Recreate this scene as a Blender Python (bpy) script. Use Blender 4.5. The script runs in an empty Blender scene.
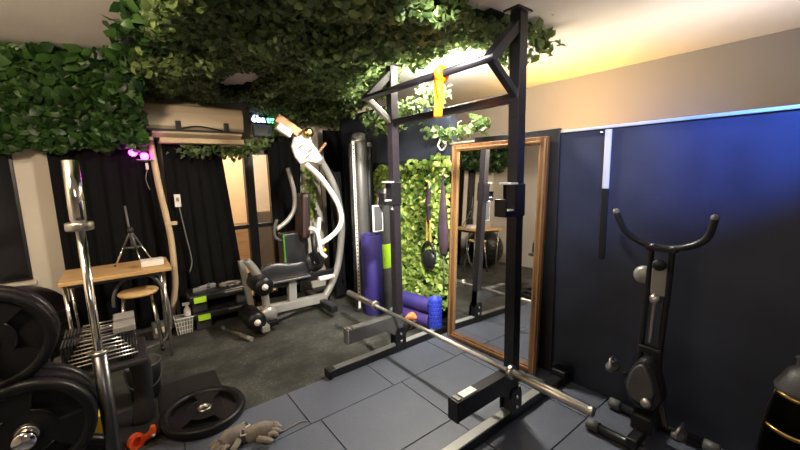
import bpy, bmesh, math, random
import numpy as np
from mathutils import Vector, Matrix, noise
random.seed(7); RNG = np.random.default_rng(7)
S = bpy.context.scene; C = S.collection
PI = math.pi

# ------------------------------------------------------------------ materials
def nodes(name):
    m = bpy.data.materials.new(name); m.use_nodes = True
    nt = m.node_tree; return m, nt, nt.nodes['Principled BSDF']
def mat(name, col, rough=.5, metal=0, bump=0, bscale=60, var=0, vscale=8, coat=0, spec=.5, alpha=1, trans=0, emit=None, es=0):
    m, nt, b = nodes(name)
    b.inputs['Base Color'].default_value = (*col, 1); b.inputs['Roughness'].default_value = rough
    b.inputs['Metallic'].default_value = metal; b.inputs['Specular IOR Level'].default_value = spec
    b.inputs['Coat Weight'].default_value = coat; b.inputs['Transmission Weight'].default_value = trans
    if emit: b.inputs['Emission Color'].default_value = (*emit, 1); b.inputs['Emission Strength'].default_value = es
    tc = nt.nodes.new('ShaderNodeTexCoord')
    if var:
        n = nt.nodes.new('ShaderNodeTexNoise'); n.inputs['Scale'].default_value = vscale; n.inputs['Detail'].default_value = 5
        r = nt.nodes.new('ShaderNodeValToRGB')
        r.color_ramp.elements[0].color = (*[c*(1-var) for c in col], 1); r.color_ramp.elements[1].color = (*[min(1, c*(1+var)) for c in col], 1)
        r.color_ramp.elements[0].position = .3; r.color_ramp.elements[1].position = .7
        nt.links.new(tc.outputs['Object'], n.inputs['Vector']); nt.links.new(n.outputs['Fac'], r.inputs['Fac']); nt.links.new(r.outputs['Color'], b.inputs['Base Color'])
    if bump:
        n = nt.nodes.new('ShaderNodeTexNoise'); n.inputs['Scale'].default_value = bscale; n.inputs['Detail'].default_value = 4
        bp = nt.nodes.new('ShaderNodeBump'); bp.inputs['Strength'].default_value = bump; bp.inputs['Distance'].default_value = .01
        nt.links.new(tc.outputs['Object'], n.inputs['Vector']); nt.links.new(n.outputs['Fac'], bp.inputs['Height']); nt.links.new(bp.outputs['Normal'], b.inputs['Normal'])
    return m
def wood(name, c1, c2, axis=0, rough=.45, scale=6):
    m, nt, b = nodes(name); tc = nt.nodes.new('ShaderNodeTexCoord'); mp = nt.nodes.new('ShaderNodeMapping')
    sc = [scale*4]*3; sc[axis] = scale*.35; mp.inputs['Scale'].default_value = sc
    n = nt.nodes.new('ShaderNodeTexNoise'); n.inputs['Scale'].default_value = 1.6; n.inputs['Detail'].default_value = 6; n.inputs['Distortion'].default_value = .6
    r = nt.nodes.new('ShaderNodeValToRGB'); r.color_ramp.elements[0].color = (*c1, 1); r.color_ramp.elements[1].color = (*c2, 1)
    r.color_ramp.elements[0].position = .35; r.color_ramp.elements[1].position = .65
    for a, c in ((tc.outputs['Object'], mp.inputs['Vector']), (mp.outputs['Vector'], n.inputs['Vector']), (n.outputs['Fac'], r.inputs['Fac']), (r.outputs['Color'], b.inputs['Base Color'])): nt.links.new(a, c)
    b.inputs['Roughness'].default_value = rough; return m
def leaf_mat(name, c1, c2, tr=.35):
    m, nt, b = nodes(name); g = nt.nodes.new('ShaderNodeNewGeometry'); r = nt.nodes.new('ShaderNodeValToRGB')
    r.color_ramp.elements[0].color = (*c1, 1); r.color_ramp.elements[1].color = (*c2, 1)
    nt.links.new(g.outputs['Random Per Island'], r.inputs['Fac']); nt.links.new(r.outputs['Color'], b.inputs['Base Color'])
    b.inputs['Roughness'].default_value = .42
    t = nt.nodes.new('ShaderNodeBsdfTranslucent'); nt.links.new(r.outputs['Color'], t.inputs['Color'])
    mx = nt.nodes.new('ShaderNodeMixShader'); mx.inputs['Fac'].default_value = tr
    nt.links.new(b.outputs['BSDF'], mx.inputs[1]); nt.links.new(t.outputs['BSDF'], mx.inputs[2])
    nt.links.new(mx.outputs['Shader'], nt.nodes['Material Output'].inputs['Surface']); return m
def speckle(name, base, fleck, rough=.75):
    m, nt, b = nodes(name); tc = nt.nodes.new('ShaderNodeTexCoord')
    v = nt.nodes.new('ShaderNodeTexVoronoi'); v.inputs['Scale'].default_value = 48
    r = nt.nodes.new('ShaderNodeValToRGB'); r.color_ramp.elements[0].color = (1, 1, 1, 1); r.color_ramp.elements[1].color = (0, 0, 0, 1)
    r.color_ramp.elements[0].position = .2; r.color_ramp.elements[1].position = .3
    n = nt.nodes.new('ShaderNodeTexNoise'); n.inputs['Scale'].default_value = 3.5; n.inputs['Detail'].default_value = 8; n.inputs['Roughness'].default_value = .7
    r2 = nt.nodes.new('ShaderNodeValToRGB'); r2.color_ramp.elements[0].position = .42; r2.color_ramp.elements[1].position = .75
    mu = nt.nodes.new('ShaderNodeMath'); mu.operation = 'MULTIPLY'
    mu2 = nt.nodes.new('ShaderNodeMath'); mu2.operation = 'MULTIPLY_ADD'; mu2.inputs[1].default_value = .8
    mx = nt.nodes.new('ShaderNodeMix'); mx.data_type = 'RGBA'; mx.inputs['A'].default_value = (*base, 1); mx.inputs['B'].default_value = (*fleck, 1)
    m3 = nt.nodes.new('ShaderNodeMath'); m3.operation = 'MULTIPLY'; m3.inputs[1].default_value = .3
    L = nt.links.new
    L(tc.outputs['Object'], v.inputs['Vector']); L(tc.outputs['Object'], n.inputs['Vector']); L(v.outputs['Distance'], r.inputs['Fac']); L(n.outputs['Fac'], r2.inputs['Fac'])
    L(r.outputs['Color'], mu.inputs[0]); L(r2.outputs['Color'], mu.inputs[1]); L(r2.outputs['Color'], m3.inputs[0]); L(mu.outputs[0], mu2.inputs[0]); L(m3.outputs[0], mu2.inputs[2])
    L(mu2.outputs[0], mx.inputs['Factor']); L(mx.outputs['Result'], b.inputs['Base Color']); b.inputs['Roughness'].default_value = rough
    bp = nt.nodes.new('ShaderNodeBump'); bp.inputs['Strength'].default_value = .3; bp.inputs['Distance'].default_value = .004
    n2 = nt.nodes.new('ShaderNodeTexNoise'); n2.inputs['Scale'].default_value = 180; L(tc.outputs['Object'], n2.inputs['Vector']); L(n2.outputs['Fac'], bp.inputs['Height']); L(bp.outputs['Normal'], b.inputs['Normal'])
    return m
def knurl(name, col, rough=.35):
    m, nt, b = nodes(name); tc = nt.nodes.new('ShaderNodeTexCoord'); c = nt.nodes.new('ShaderNodeTexChecker'); c.inputs['Scale'].default_value = 260
    bp = nt.nodes.new('ShaderNodeBump'); bp.inputs['Strength'].default_value = .4; bp.inputs['Distance'].default_value = .001
    nt.links.new(tc.outputs['Object'], c.inputs['Vector']); nt.links.new(c.outputs['Fac'], bp.inputs['Height']); nt.links.new(bp.outputs['Normal'], b.inputs['Normal'])
    b.inputs['Base Color'].default_value = (*col, 1); b.inputs['Metallic'].default_value = 1; b.inputs['Roughness'].default_value = rough; return m
def glassy(name, col, rough=.05):
    m = mat(name, col, rough, trans=1, spec=.5); m.node_tree.nodes['Principled BSDF'].inputs['IOR'].default_value = 1.1; return m

M = dict(
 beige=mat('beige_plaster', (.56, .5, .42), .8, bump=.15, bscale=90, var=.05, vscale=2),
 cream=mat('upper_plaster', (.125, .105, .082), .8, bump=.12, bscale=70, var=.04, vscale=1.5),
 ceil=mat('ceiling_paint', (.72, .69, .64), .85, bump=.1, bscale=60, var=.05, vscale=2),
 blue=mat('navy_wall_paint', (.027, .033, .053), .42, bump=.12, bscale=25, var=.3, vscale=3),
 cap=mat('white_cap', (.55, .52, .47), .5, var=.05),
 rubber=speckle('speckled_rubber_roll', (.022, .0225, .020), (.21, .215, .18)),
 tile=speckle('blue_grey_rubber_tile', (.083, .096, .132), (.125, .14, .18), .5),
 black=mat('black_powder_coat', (.008, .008, .010), .38, bump=.1, bscale=200),
 rackblack=mat('rack_black_coat', (.009, .0085, .011), .34, bump=.08, bscale=220),
 brown=mat('rack_purple_black', (.02, .016, .021), .35, bump=.06, bscale=220),
 rub=mat('black_rubber', (.006, .006, .007), .40, bump=.1, bscale=160, spec=.35),
 vinyl=mat('black_vinyl', (.014, .014, .016), .33, bump=.15, bscale=110),
 plast=mat('black_plastic', (.02, .02, .022), .35, var=.2),
 dgrey=mat('dark_grey_plastic', (.09, .09, .095), .45, bump=.2, bscale=140, var=.1),
 grey=mat('mid_grey_plastic', (.2, .195, .185), .55, bump=.2, bscale=160, var=.1),
 chrome=mat('chrome', (.82, .8, .77), .1, 1), steel=mat('brushed_steel', (.66, .63, .58), .28, 1, bump=.03, bscale=300),
 knurl=knurl('knurled_steel', (.7, .67, .62)),
 silver=mat('silver_paint', (.36, .35, .33), .32, .35, var=.05), white=mat('white_enamel', (.8, .77, .72), .35, var=.03),
 bolt=mat('bolt_steel', (.7, .7, .7), .25, 1), bronze=mat('bronze_paint', (.32, .17, .08), .4, .3, var=.15),
 brass=mat('brass', (.6, .4, .12), .25, 1),
 ac=mat('cream_plastic', (.66, .53, .38), .45, var=.03, vscale=3), conduit=mat('beige_trunking', (.6, .45, .28), .5, bump=.2, bscale=20, var=.1),
 curtain=mat('black_curtain_cloth', (.005, .005, .0055), .9, bump=.3, bscale=180, spec=.12),
 desk=wood('oak_desk', (.48, .29, .12), (.6, .38, .17), 0), oak=wood('oak_seat', (.52, .33, .14), (.66, .44, .2), 0),
 frame=wood('walnut_frame', (.11, .045, .016), (.22, .10, .04), 2, .35), gild=mat('gilt_lip', (.32, .2, .09), .35, .4),
 mirror=mat('mirror_silver', (.86, .88, .88), .015, 1),
 purple=mat('purple_foam', (.036, .025, .18), .6, bump=.2, bscale=80, var=.1), dpurple=mat('dark_purple_foam', (.06, .035, .2), .55, bump=.2, bscale=80),
 cobalt=mat('blue_foam', (.03, .055, .5), .5, var=.1), lime=mat('lime_foam', (.42, .75, .03), .5, var=.08),
 orange=mat('orange_rubber', (.85, .22, .01), .45, var=.1), redor=mat('red_orange_plastic', (.85, .1, .02), .35),
 yellow=mat('yellow_card', (.75, .5, .03), .55, var=.1), strapy=mat('yellow_webbing', (.65, .45, .1), .7, bump=.3, bscale=120),
 dcloth=mat('plum_cloth', (.05, .03, .045), .8, bump=.4, bscale=90, var=.3), taupe=mat('taupe_cloth', (.19, .165, .14), .85, bump=.4, bscale=70, var=.2, vscale=20),
 tubegrey=mat('charcoal_foam', (.07, .07, .075), .5, var=.15), tubesilver=mat('silver_tube', (.17, .165, .16), .42, .5, var=.08),
 green=mat('green_edge', (.05, .22, .04), .5, var=.2), maroon=mat('maroon_vinyl', (.022, .009, .008), .5, var=.2),
 skyblue=mat('light_blue_rubber', (.25, .45, .6), .4), terracotta=mat('orange_band', (.6, .2, .06), .5),
 pane=glassy('window_glass', (.95, .95, .93)), darkpane=mat('dark_window_glass', (.01, .01, .012), .08, coat=.3),
 greenglass=glassy('dark_green_glass', (.22, .26, .16), .12), hall=mat('hall_wall', (.72, .56, .38), .8, var=.05), hallfloor=wood('hall_floor', (.3, .2, .12), (.4, .28, .17), 0),
 led=mat('led_tube', (1, 1, 1), .5, emit=(1, .91, .77), es=620), magenta=mat('magenta_led', (.9, .1, .9), .4, emit=(1, .05, .9), es=6),
 ledb=mat('blue_led_glyph', (.2, .3, 1), .4, emit=(.35, .45, 1), es=7), ledg=mat('green_led_glyph', (.2, 1, .4), .4, emit=(.1, 1, .35), es=5),
 clocktop=mat('clock_case_dark', (.015, .02, .04), .3), clock=mat('clock_base_grey', (.06, .075, .085), .5, var=.1),
 gun=mat('gunmetal', (.12, .12, .125), .3, 1), railsheen=mat('rail_sheen_grey', (.32, .33, .32), .3, .2),
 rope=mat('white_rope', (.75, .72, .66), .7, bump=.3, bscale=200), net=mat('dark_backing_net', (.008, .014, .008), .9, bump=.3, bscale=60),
)
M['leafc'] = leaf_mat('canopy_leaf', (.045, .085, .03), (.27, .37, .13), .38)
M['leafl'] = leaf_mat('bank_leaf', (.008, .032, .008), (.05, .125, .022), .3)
M['leafi'] = leaf_mat('ivy_leaf', (.04, .15, .015), (.55, .68, .16), .3)
m, nt, b = nodes('orange_sheer_band'); M['sheer'] = m
b.inputs['Base Color'].default_value = (.9, .36, .01, 1); b.inputs['Roughness'].default_value = .5
t = nt.nodes.new('ShaderNodeBsdfTranslucent'); t.inputs['Color'].default_value = (1, .45, .02, 1); mx = nt.nodes.new('ShaderNodeMixShader'); mx.inputs['Fac'].default_value = .6
nt.links.new(b.outputs['BSDF'], mx.inputs[1]); nt.links.new(t.outputs['BSDF'], mx.inputs[2]); nt.links.new(mx.outputs['Shader'], nt.nodes['Material Output'].inputs['Surface'])

# ------------------------------------------------------------------ mesh builder
class MB:
    def __init__(s): s.v = []; s.f = []; s.sm = []; s.mark = None
    def add(s, vs, fs, smooth=False):
        o = len(s.v); s.v += [tuple(v) for v in vs]; s.f += [tuple(i+o for i in f) for f in fs]; s.sm += [smooth]*len(fs); return s
    def box(s, c, d, R=None):
        c = Vector(c); vs = []
        for z in (-.5, .5):
            for x, y in ((-.5, -.5), (.5, -.5), (.5, .5), (-.5, .5)):
                p = Vector((x*d[0], y*d[1], z*d[2])); vs.append(c+(R @ p if R else p))
        return s.add(vs, [(3, 2, 1, 0), (4, 5, 6, 7), (0, 1, 5, 4), (1, 2, 6, 5), (2, 3, 7, 6), (3, 0, 4, 7)])
    def bar(s, a, b, w, h, up=(0, 0, 1)):
        a = Vector(a); b = Vector(b); d = b-a; L = d.length; z = d.normalized(); x = Vector(up).cross(z)
        if x.length < 1e-4: x = Vector((1, 0, 0)).cross(z)
        x.normalize(); y = z.cross(x); R = Matrix((x, y, z)).transposed()
        return s.box((a+b)/2, (w, h, L), R)
    def tube(s, pts, r, n=12, closed=False, smoothpath=0, flat=1):
        P = [Vector(p) for p in pts]
        if smoothpath: P, r = spline(P, r, smoothpath, closed)
        k = len(P); rs = r if isinstance(r, (list, tuple)) else [r]*k
        T = []
        for i in range(k):
            a = P[(i-1) % k] if (closed or i > 0) else P[i]; b = P[(i+1) % k] if (closed or i < k-1) else P[i]
            T.append((b-a).normalized())
        u = Vector((0, 0, 1)) if abs(T[0].z) < .9 else Vector((0, 1, 0))
        u = (u-T[0]*u.dot(T[0])).normalized(); vs = []
        for i in range(k):
            u = (u-T[i]*u.dot(T[i]))
            u = u.normalized() if u.length > 1e-6 else T[i].orthogonal().normalized()
            w = T[i].cross(u)
            for j in range(n):
                a = 2*PI*j/n; vs.append(P[i]+(u*math.cos(a)+w*math.sin(a)*flat)*rs[i])
        fs = []
        for i in range(k if closed else k-1):
            i2 = (i+1) % k
            for j in range(n): fs.append((i*n+j, i*n+(j+1) % n, i2*n+(j+1) % n, i2*n+j))
        s.add(vs, fs, True)
        if not closed:
            s.add(vs[:n], [tuple(range(n))[::-1]]); s.add(vs[-n:], [tuple(range(n))])
        return s
    def lathe(s, prof, o=(0, 0, 0), axis=(0, 0, 1), n=32, sx=1, smooth=True):
        z = Vector(axis).normalized(); x = z.orthogonal().normalized()
        if abs(z.z) > .99: x = Vector((1, 0, 0))
        y = z.cross(x); o = Vector(o); vs = []; k = len(prof)
        for r, h in prof:
            for j in range(n):
                a = 2*PI*j/n; vs.append(o+x*r*math.cos(a)*sx+y*r*math.sin(a)+z*h)
        fs = [(i*n+j, i*n+(j+1) % n, (i+1)*n+(j+1) % n, (i+1)*n+j) for i in range(k-1) for j in range(n)]
        s.add(vs, fs, smooth)
        if prof[0][0] > 1e-5: s.add(vs[:n], [tuple(range(n))[::-1]])
        if prof[-1][0] > 1e-5: s.add(vs[-n:], [tuple(range(n))])
        return s
    def cyl(s, a, b, r, n=20, r2=None):
        a = Vector(a); b = Vector(b); return s.lathe([(r, 0), (r if r2 is None else r2, (b-a).length)], a, b-a, n)
    def ring(s, o, axis, ri, ro, h, n=40):
        return s.lathe([(ri, 0), (ro, 0), (ro, h), (ri, h), (ri, 0)], o, axis, n, smooth=False)
    def ball(s, c, r, n=20, sc=(1, 1, 1)):
        vs = []; fs = []; m = n//2; c = Vector(c)
        for i in range(m+1):
            t = PI*i/m
            for j in range(n):
                a = 2*PI*j/n; vs.append(c+Vector((r*sc[0]*math.sin(t)*math.cos(a), r*sc[1]*math.sin(t)*math.sin(a), r*sc[2]*math.cos(t))))
        for i in range(m):
            for j in range(n): fs.append((i*n+j, (i+1)*n+j, (i+1)*n+(j+1) % n, i*n+(j+1) % n))
        return s.add(vs, fs, True)
    def prism(s, poly, o, ux, uy, th):
        ux = Vector(ux); uy = Vector(uy); nn = ux.cross(uy).normalized(); o = Vector(o); k = len(poly)
        a = [o+ux*p[0]+uy*p[1]-nn*th/2 for p in poly]; b = [p+nn*th for p in a]
        return s.add(a+b, [tuple(range(k))[::-1], tuple(range(k, 2*k))]+[(i, (i+1) % k, k+(i+1) % k, k+i) for i in range(k)])
    def build(s, name, m, parent=None, bevel=0, sub=0, m2=None, **props):
        me = bpy.data.meshes.new(name)
        o0 = Vector(parent['_o']) if parent and '_o' in parent else Vector((0, 0, 0))
        me.from_pydata([tuple(Vector(v)-o0) for v in s.v], [], s.f); me.polygons.foreach_set('use_smooth', s.sm)
        if m2: me.polygons.foreach_set('material_index', [int(i >= s.mark) for i in range(len(s.f))])
        bm = bmesh.new(); bm.from_mesh(me); bmesh.ops.remove_doubles(bm, verts=bm.verts, dist=1e-5); bmesh.ops.recalc_face_normals(bm, faces=bm.faces); bm.to_mesh(me); bm.free()
        me.materials.append(M[m]); o = bpy.data.objects.new(name, me); C.objects.link(o)
        if m2: me.materials.append(M[m2])
        if parent:
            o.parent = parent
            if '_o' in parent: o['_o'] = parent['_o']
        if bevel:
            b = o.modifiers.new('bevel', 'BEVEL'); b.width = bevel; b.segments = 2; b.limit_method = 'ANGLE'; b.angle_limit = .6
        if sub:
            b = o.modifiers.new('sub', 'SUBSURF'); b.levels = sub; b.render_levels = sub
        for k, v in props.items(): o[k] = v
        return o
def spline(P, r, sub, closed=False):
    k = len(P); rs = r if isinstance(r, (list, tuple)) else [r]*k; out = []; ro = []
    for i in range(k if closed else k-1):
        g = lambda j: (P[j % k] if closed else P[max(0, min(k-1, j))])
        p0, p1, p2, p3 = g(i-1), g(i), g(i+1), g(i+2)
        for q in range(sub):
            t = q/sub
            out.append(.5*((2*p1)+(p2-p0)*t+(2*p0-5*p1+4*p2-p3)*t*t+(3*p1-p0-3*p2+p3)*t**3)); ro.append(rs[i]*(1-t)+rs[(i+1) % k]*t)
    if not closed: out.append(P[-1]); ro.append(rs[-1])
    return out, ro
def thing(name, label, cat, loc, group=None):
    o = bpy.data.objects.new(name, None); C.objects.link(o); o.location = loc; o.empty_display_size = .05
    o['_o'] = list(loc); o['label'] = label; o['category'] = cat
    if group: o['group'] = group
    return o
def tag(o, label, cat, group=None, kind=None):
    o['label'] = label; o['category'] = cat
    if group: o['group'] = group
    if kind: o['kind'] = kind
    return o
def struct(mb, name, m, bevel=0, parent=None):
    o = mb.build(name, m, parent, bevel)
    if not parent: o['kind'] = 'structure'
    return o
def dup(root, loc, rot=None, label=None, group=None):
    r = root.copy(); C.objects.link(r); r.location = loc
    if rot is not None: r.rotation_euler = rot
    if label: r['label'] = label
    if group: r['group'] = group
    for ch in list(root.children):
        c = ch.copy(); C.objects.link(c); c.parent = r
        for g in list(ch.children):
            d = g.copy(); C.objects.link(d); d.parent = c
    return r
X, Y, Z = Vector((1, 0, 0)), Vector((0, 1, 0)), Vector((0, 0, 1))

# ------------------------------------------------------------------ room shell
H = 2.30; WX = 2.27; BY = 4.2; LX = -1.4; FX = 3.62; NY = -1.5
struct(MB().box(((LX+FX)/2, 1.35, -.03), (FX-LX+.2, 5.9, .06)), 'floor', 'rubber')
tl = MB()
for i in range(-3, 4):
    for j in range(-7, 1):
        x0 = .79+.597*(i-1); x1 = min(x0+.597, WX); y1 = 1.83+.485*j; y0 = y1-.485
        if x1 <= x0 or x0 < LX: continue
        tl.box(((x0+x1)/2, (y0+y1)/2, .005), (x1-x0-.006, y1-y0-.006, .01))
for i in range(-3, 4):
    x0 = .79+.597*(i-1)-.06; x1 = min(x0+.597, WX)
    if x0 >= LX: tl.box(((x0+x1)/2, (1.83+2.21)/2, .005), (x1-x0-.006, .374, .01))
struct(tl, 'floor_tiling', 'tile', .002)
struct(MB().box(((LX+FX)/2, 1.35, H+.03), (FX-LX+.2, 5.9, .06)), 'ceiling', 'ceil')
# right: low navy partition with white cap, then a full-height run behind the ivy
rw = MB().box((WX+.05, .36, .825), (.10, 3.72, 1.65)).box((WX+.05, (2.22+BY)/2, .95), (.10, BY-2.22, 1.90)).box((WX+.05, (2.5+BY)/2, 2.0), (.10, BY-2.5, .22))
struct(rw, 'wall_right', 'blue')
struct(MB().box((WX+.05, .36, 1.6585), (.13, 3.72, .017)), 'trim_1', 'cap', .003)
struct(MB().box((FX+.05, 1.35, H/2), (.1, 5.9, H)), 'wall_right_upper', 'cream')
struct(MB().box((LX-.05, 1.35, H/2), (.1, 5.9, H)), 'wall_left', 'beige')
struct(MB().box(((LX+FX)/2, NY-.05, H/2), (FX-LX, .1, H)), 'wall_front', 'beige')
# back wall with opening for glazed door
DX0, DX1, DZ = .55, 1.42, 1.72
bw = MB().box(((LX+DX0)/2, BY+.06, H/2), (DX0-LX, .12, H)).box(((DX1+FX)/2, BY+.06, H/2), (FX-DX1, .12, H)).box(((DX0+DX1)/2, BY+.06, (DZ+H)/2), (DX1-DX0, .12, H-DZ))
struct(bw, 'wall_back', 'beige')
d = struct(MB().box((.58, BY+.02, DZ/2), (.06, .07, DZ)).box((1.155, BY+.02, DZ/2), (.095, .08, DZ)).box((1.395, BY+.02, DZ/2), (.05, .07, DZ)).box((.985, BY+.02, DZ-.03), (.87, .07, .06))
    .box((.985, BY+.02, .035), (.87, .07, .07)).box((.985, BY+.02, .87), (.87, .07, .045)), 'door_1', 'black', .004)
MB().box((.86, BY+.03, .47), (.5, .006, .76)).build('lower_left_pane', 'pane', d); MB().box((.86, BY+.03, 1.29), (.5, .006, .80)).build('upper_left_pane', 'pane', d)
MB().box((1.285, BY+.03, .47), (.17, .006, .76)).build('lower_right_pane', 'pane', d); MB().box((1.285, BY+.03, 1.29), (.17, .006, .80)).build('upper_right_pane', 'pane', d)
# lit hall beyond
struct(MB().box((1.0, 5.55, 1.15), (2.6, .1, 2.3)), 'wall_hall_back', 'hall'); struct(MB().box((-.3, 4.9, 1.15), (.06, 1.2, 2.3)), 'wall_hall_left', 'hall'); struct(MB().box((2.3, 4.9, 1.15), (.06, 1.2, 2.3)), 'wall_hall_right', 'hall')
struct(MB().box((1.0, 4.9, -.02), (2.6, 1.3, .06)), 'floor_hall', 'hallfloor'); struct(MB().box((1.0, 4.9, H+.02), (2.6, 1.3, .06)), 'ceiling_hall', 'hall'); struct(MB().box((1.0, 5.492, .45), (2.5, .012, .62)), 'trim_hall', 'hallfloor'); struct(MB().box((1.85, 5.485, 1.55), (.62, .02, 1.3)), 'door_2', 'cap'); struct(MB().box((1.85, 5.482, .45), (.62, .02, .86)), 'trim_3', 'dgrey')
# dark window left with sill
w = struct(MB().box((-.735, BY-.006, 1.22), (.19, .02, 1.2)), 'window_1', 'black', .003)
MB().box((-.735, BY-.018, 1.22), (.15, .006, 1.16)).build('pane', 'darkpane', w); MB().box((-.735, BY-.03, .6), (.23, .06, .03)).build('window_sill', 'beige', w, .003)
struct(MB().box((-.40, BY-.006, 1.0), (.075, .02, 2.0)), 'trim_2', 'black', .003)

# ------------------------------------------------------------------ curtains
def curtain(name, label, x0, x1, z0, z1, y, xt=None, folds=7, amp=.02, grp=None):
    """hanging pleated cloth; xt = right edge at the bottom (for a drawn-back edge)"""
    mb = MB(); nx = folds*10; nz = 14; vs = []; ph = random.random()*6
    for k in range(nz+1):
        t = k/nz; z = z1+(z0-z1)*t
        for i in range(nx+1):
            s = i/nx; xr = x1 if xt is None else x1+(xt-x1)*t
            x = x0+(xr-x0)*s
            yy = y-amp*(.35+.65*t)*(math.sin(s*folds*2*PI+ph+.5*math.sin(3*t))+.4*math.sin(s*folds*4.3*PI+1))
            vs.append((x, yy, z))
    n = nx+1
    fs = [(k*n+i, k*n+i+1, (k+1)*n+i+1, (k+1)*n+i) for k in range(nz) for i in range(nx)]
    mb.add(vs, fs, True); o = mb.build(name, 'curtain'); m = o.modifiers.new('thick', 'SOLIDIFY'); m.thickness = .004
    return tag(o, label, 'curtain', grp)
curtain('curtain', 'wide black curtain hanging behind the desk and tripod', -.43, .33, .02, 1.78, 4.13, folds=6)
curtain('curtain', 'black curtain between the beige trunking and the lit glass door, edge drawn back', .36, .86, .02, 1.80, 4.10, xt=1.0, folds=5)
curtain('curtain', 'black curtain to the right of the glass door, behind the multi gym', 1.35, 1.74, .02, 1.86, 4.12, xt=1.62, folds=4)
curtain('curtain', 'black curtain in the back right corner behind the tall mat tubes', 2.0, 2.25, .02, 1.95, 4.08, folds=3)

# ------------------------------------------------------------------ foliage
def leaves(name, m, P, N, L, parent=None, wid=.62, droop=.25, jit=.7):
    k = len(P); N = N+RNG.normal(0, jit, (k, 3)); N /= np.linalg.norm(N, axis=1)[:, None]
    T = RNG.normal(0, 1, (k, 3)); T[:, 2] -= .5; T -= N*np.sum(T*N, 1)[:, None]; T /= np.linalg.norm(T, axis=1)[:, None]
    B = np.cross(N, T); L = L[:, None]
    base = P-T*L*.5; mid = P+N*L*.10; tip = P+T*L*.5-N*L*droop
    l1 = P-T*L*.18-B*L*wid*.5; l2 = P+T*L*.14-B*L*wid*.42; r1 = P-T*L*.18+B*L*wid*.5; r2 = P+T*L*.14+B*L*wid*.42
    V = np.stack([base, l1, l2, tip, r2, r1, mid], 1).reshape(-1, 3)
    F = np.array([[0, 6, 2, 1], [6, 3, 3, 2], [0, 5, 4, 6], [6, 4, 3, 3]]); tri = [(0, 6, 2, 1), (6, 3, 2), (0, 5, 4, 6), (6, 4, 3)]
    loops = np.concatenate([np.array(t) for t in tri]); tot = [len(t) for t in tri]
    LI = (loops[None, :]+7*np.arange(k)[:, None]).reshape(-1); LT = np.tile(tot, k); LS = np.concatenate([[0], np.cumsum(LT)[:-1]])
    me = bpy.data.meshes.new(name); me.vertices.add(len(V)); me.vertices.foreach_set('co', V.astype(np.float32).reshape(-1))
    me.loops.add(len(LI)); me.loops.foreach_set('vertex_index', LI.astype(np.int32)); me.polygons.add(len(LT)); me.polygons.foreach_set('loop_start', LS.astype(np.int32)); me.polygons.foreach_set('loop_total', LT.astype(np.int32))
    me.update(calc_edges=True); me.validate(); me.materials.append(M[m]); o = bpy.data.objects.new(name, me); C.objects.link(o)
    if parent: o.parent = parent
    return o
def nz(x, y, z=0, s=1.): return noise.noise(Vector((x*s, y*s, z*s)))
# ceiling canopy
P = []; N = []; L = []
def in_canopy(x, y):
    e = .10*nz(x, y, 3, 4)
    if x < .15+e: return False
    if y < 1.28+e+(.1 if x > 1.5 else 0): return False
    if x > 2.2+e: return False
    if x > 1.98 and 1.75 < y < 2.75: return False
    if ((x-.94)/.15)**2+((y-3.5)/.40)**2 < 1+3*e: return False
    return True
while len(P) < 24000:
    x = random.uniform(0, 2.3); y = random.uniform(1.1, 4.15)
    if not in_canopy(x, y): continue
    dep = .07+.13*max(0, .45+nz(x, y, 0, 2.6)+.5*nz(x, y, 5, 6))
    if x < 1.2 and y > 3.3: dep = min(dep, .15)
    if .66 < x < 1.1 and 2.6 < y < 3.6: dep = min(dep, .05)
    if x > 1.15 and y > 3.5: dep += .20*(y-3.5)/.6
    if x > 1.7 and 1.6 < y < 2.9: dep = min(dep, .03)
    if abs(x-1.65) < .06 and (abs(y-1.14) < .07 or abs(y-2.2) < .07): continue
    u = random.random()**.5
    P.append((x, y, H-.012-dep*u)); N.append((.3*nz(x, y, 1, 5), .3*nz(x, y, 2, 5)-.2, -1)); L.append(random.uniform(.035, .068))
o = leaves('leaf_canopy', 'leafc', np.array(P), np.array(N), np.array(L))
tag(o, 'artificial leaf canopy covering the ceiling above the gym', 'artificial foliage', kind='stuff')
bk = MB(); n = 0
for i in range(44):
    for j in range(58):
        x = .05+i*.05; y = 1.25+j*.05
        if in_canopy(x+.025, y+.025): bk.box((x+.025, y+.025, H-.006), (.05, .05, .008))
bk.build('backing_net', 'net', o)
# bank of leaves sloping from ceiling down onto the back wall, left
P = []; N = []; L = []
while len(P) < 5200:
    x = random.uniform(-1.3, .22); t = random.random()
    y = 3.47+.60*t-.22*max(0,min(1,(x+.5)/.6))*(1-t)+(.08*nz(x, 0, 9, 3)); z = H-.02-.60*t**1.25-.10*max(0, .5+nz(x, t, 2, 3.))*random.random()
    if t > .82 and z < 1.68+.1*nz(x, 1, 4, 7): continue
    P.append((x, y-.1*random.random(), z)); N.append((.1, -.8, -.55)); L.append(random.uniform(.06, .12))
for _ in range(600):   # fringe along the canopy's left edge
    y = random.uniform(2.2, 3.4); x = .20+.05*random.gauss(0, 1); P.append((x, y, H-.02-.1*random.random())); N.append((-.3, -.5, -.8)); L.append(random.uniform(.06, .1))
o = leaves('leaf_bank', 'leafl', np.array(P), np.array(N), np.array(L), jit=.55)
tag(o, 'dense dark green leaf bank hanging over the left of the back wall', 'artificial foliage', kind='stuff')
pb = MB()
for i in range(12):
    a = Vector((-1.3, 3.5+.05*i, H-.01-.60*(i/12)**1.25)); b2 = Vector((-1.3, 3.55+.05*i, H-.01-.60*((i+1)/12)**1.25))
    pb.add([a, a+X*1.5, b2+X*1.5, b2], [(0, 1, 2, 3)])
pb.build('backing_net', 'net', o)
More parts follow.
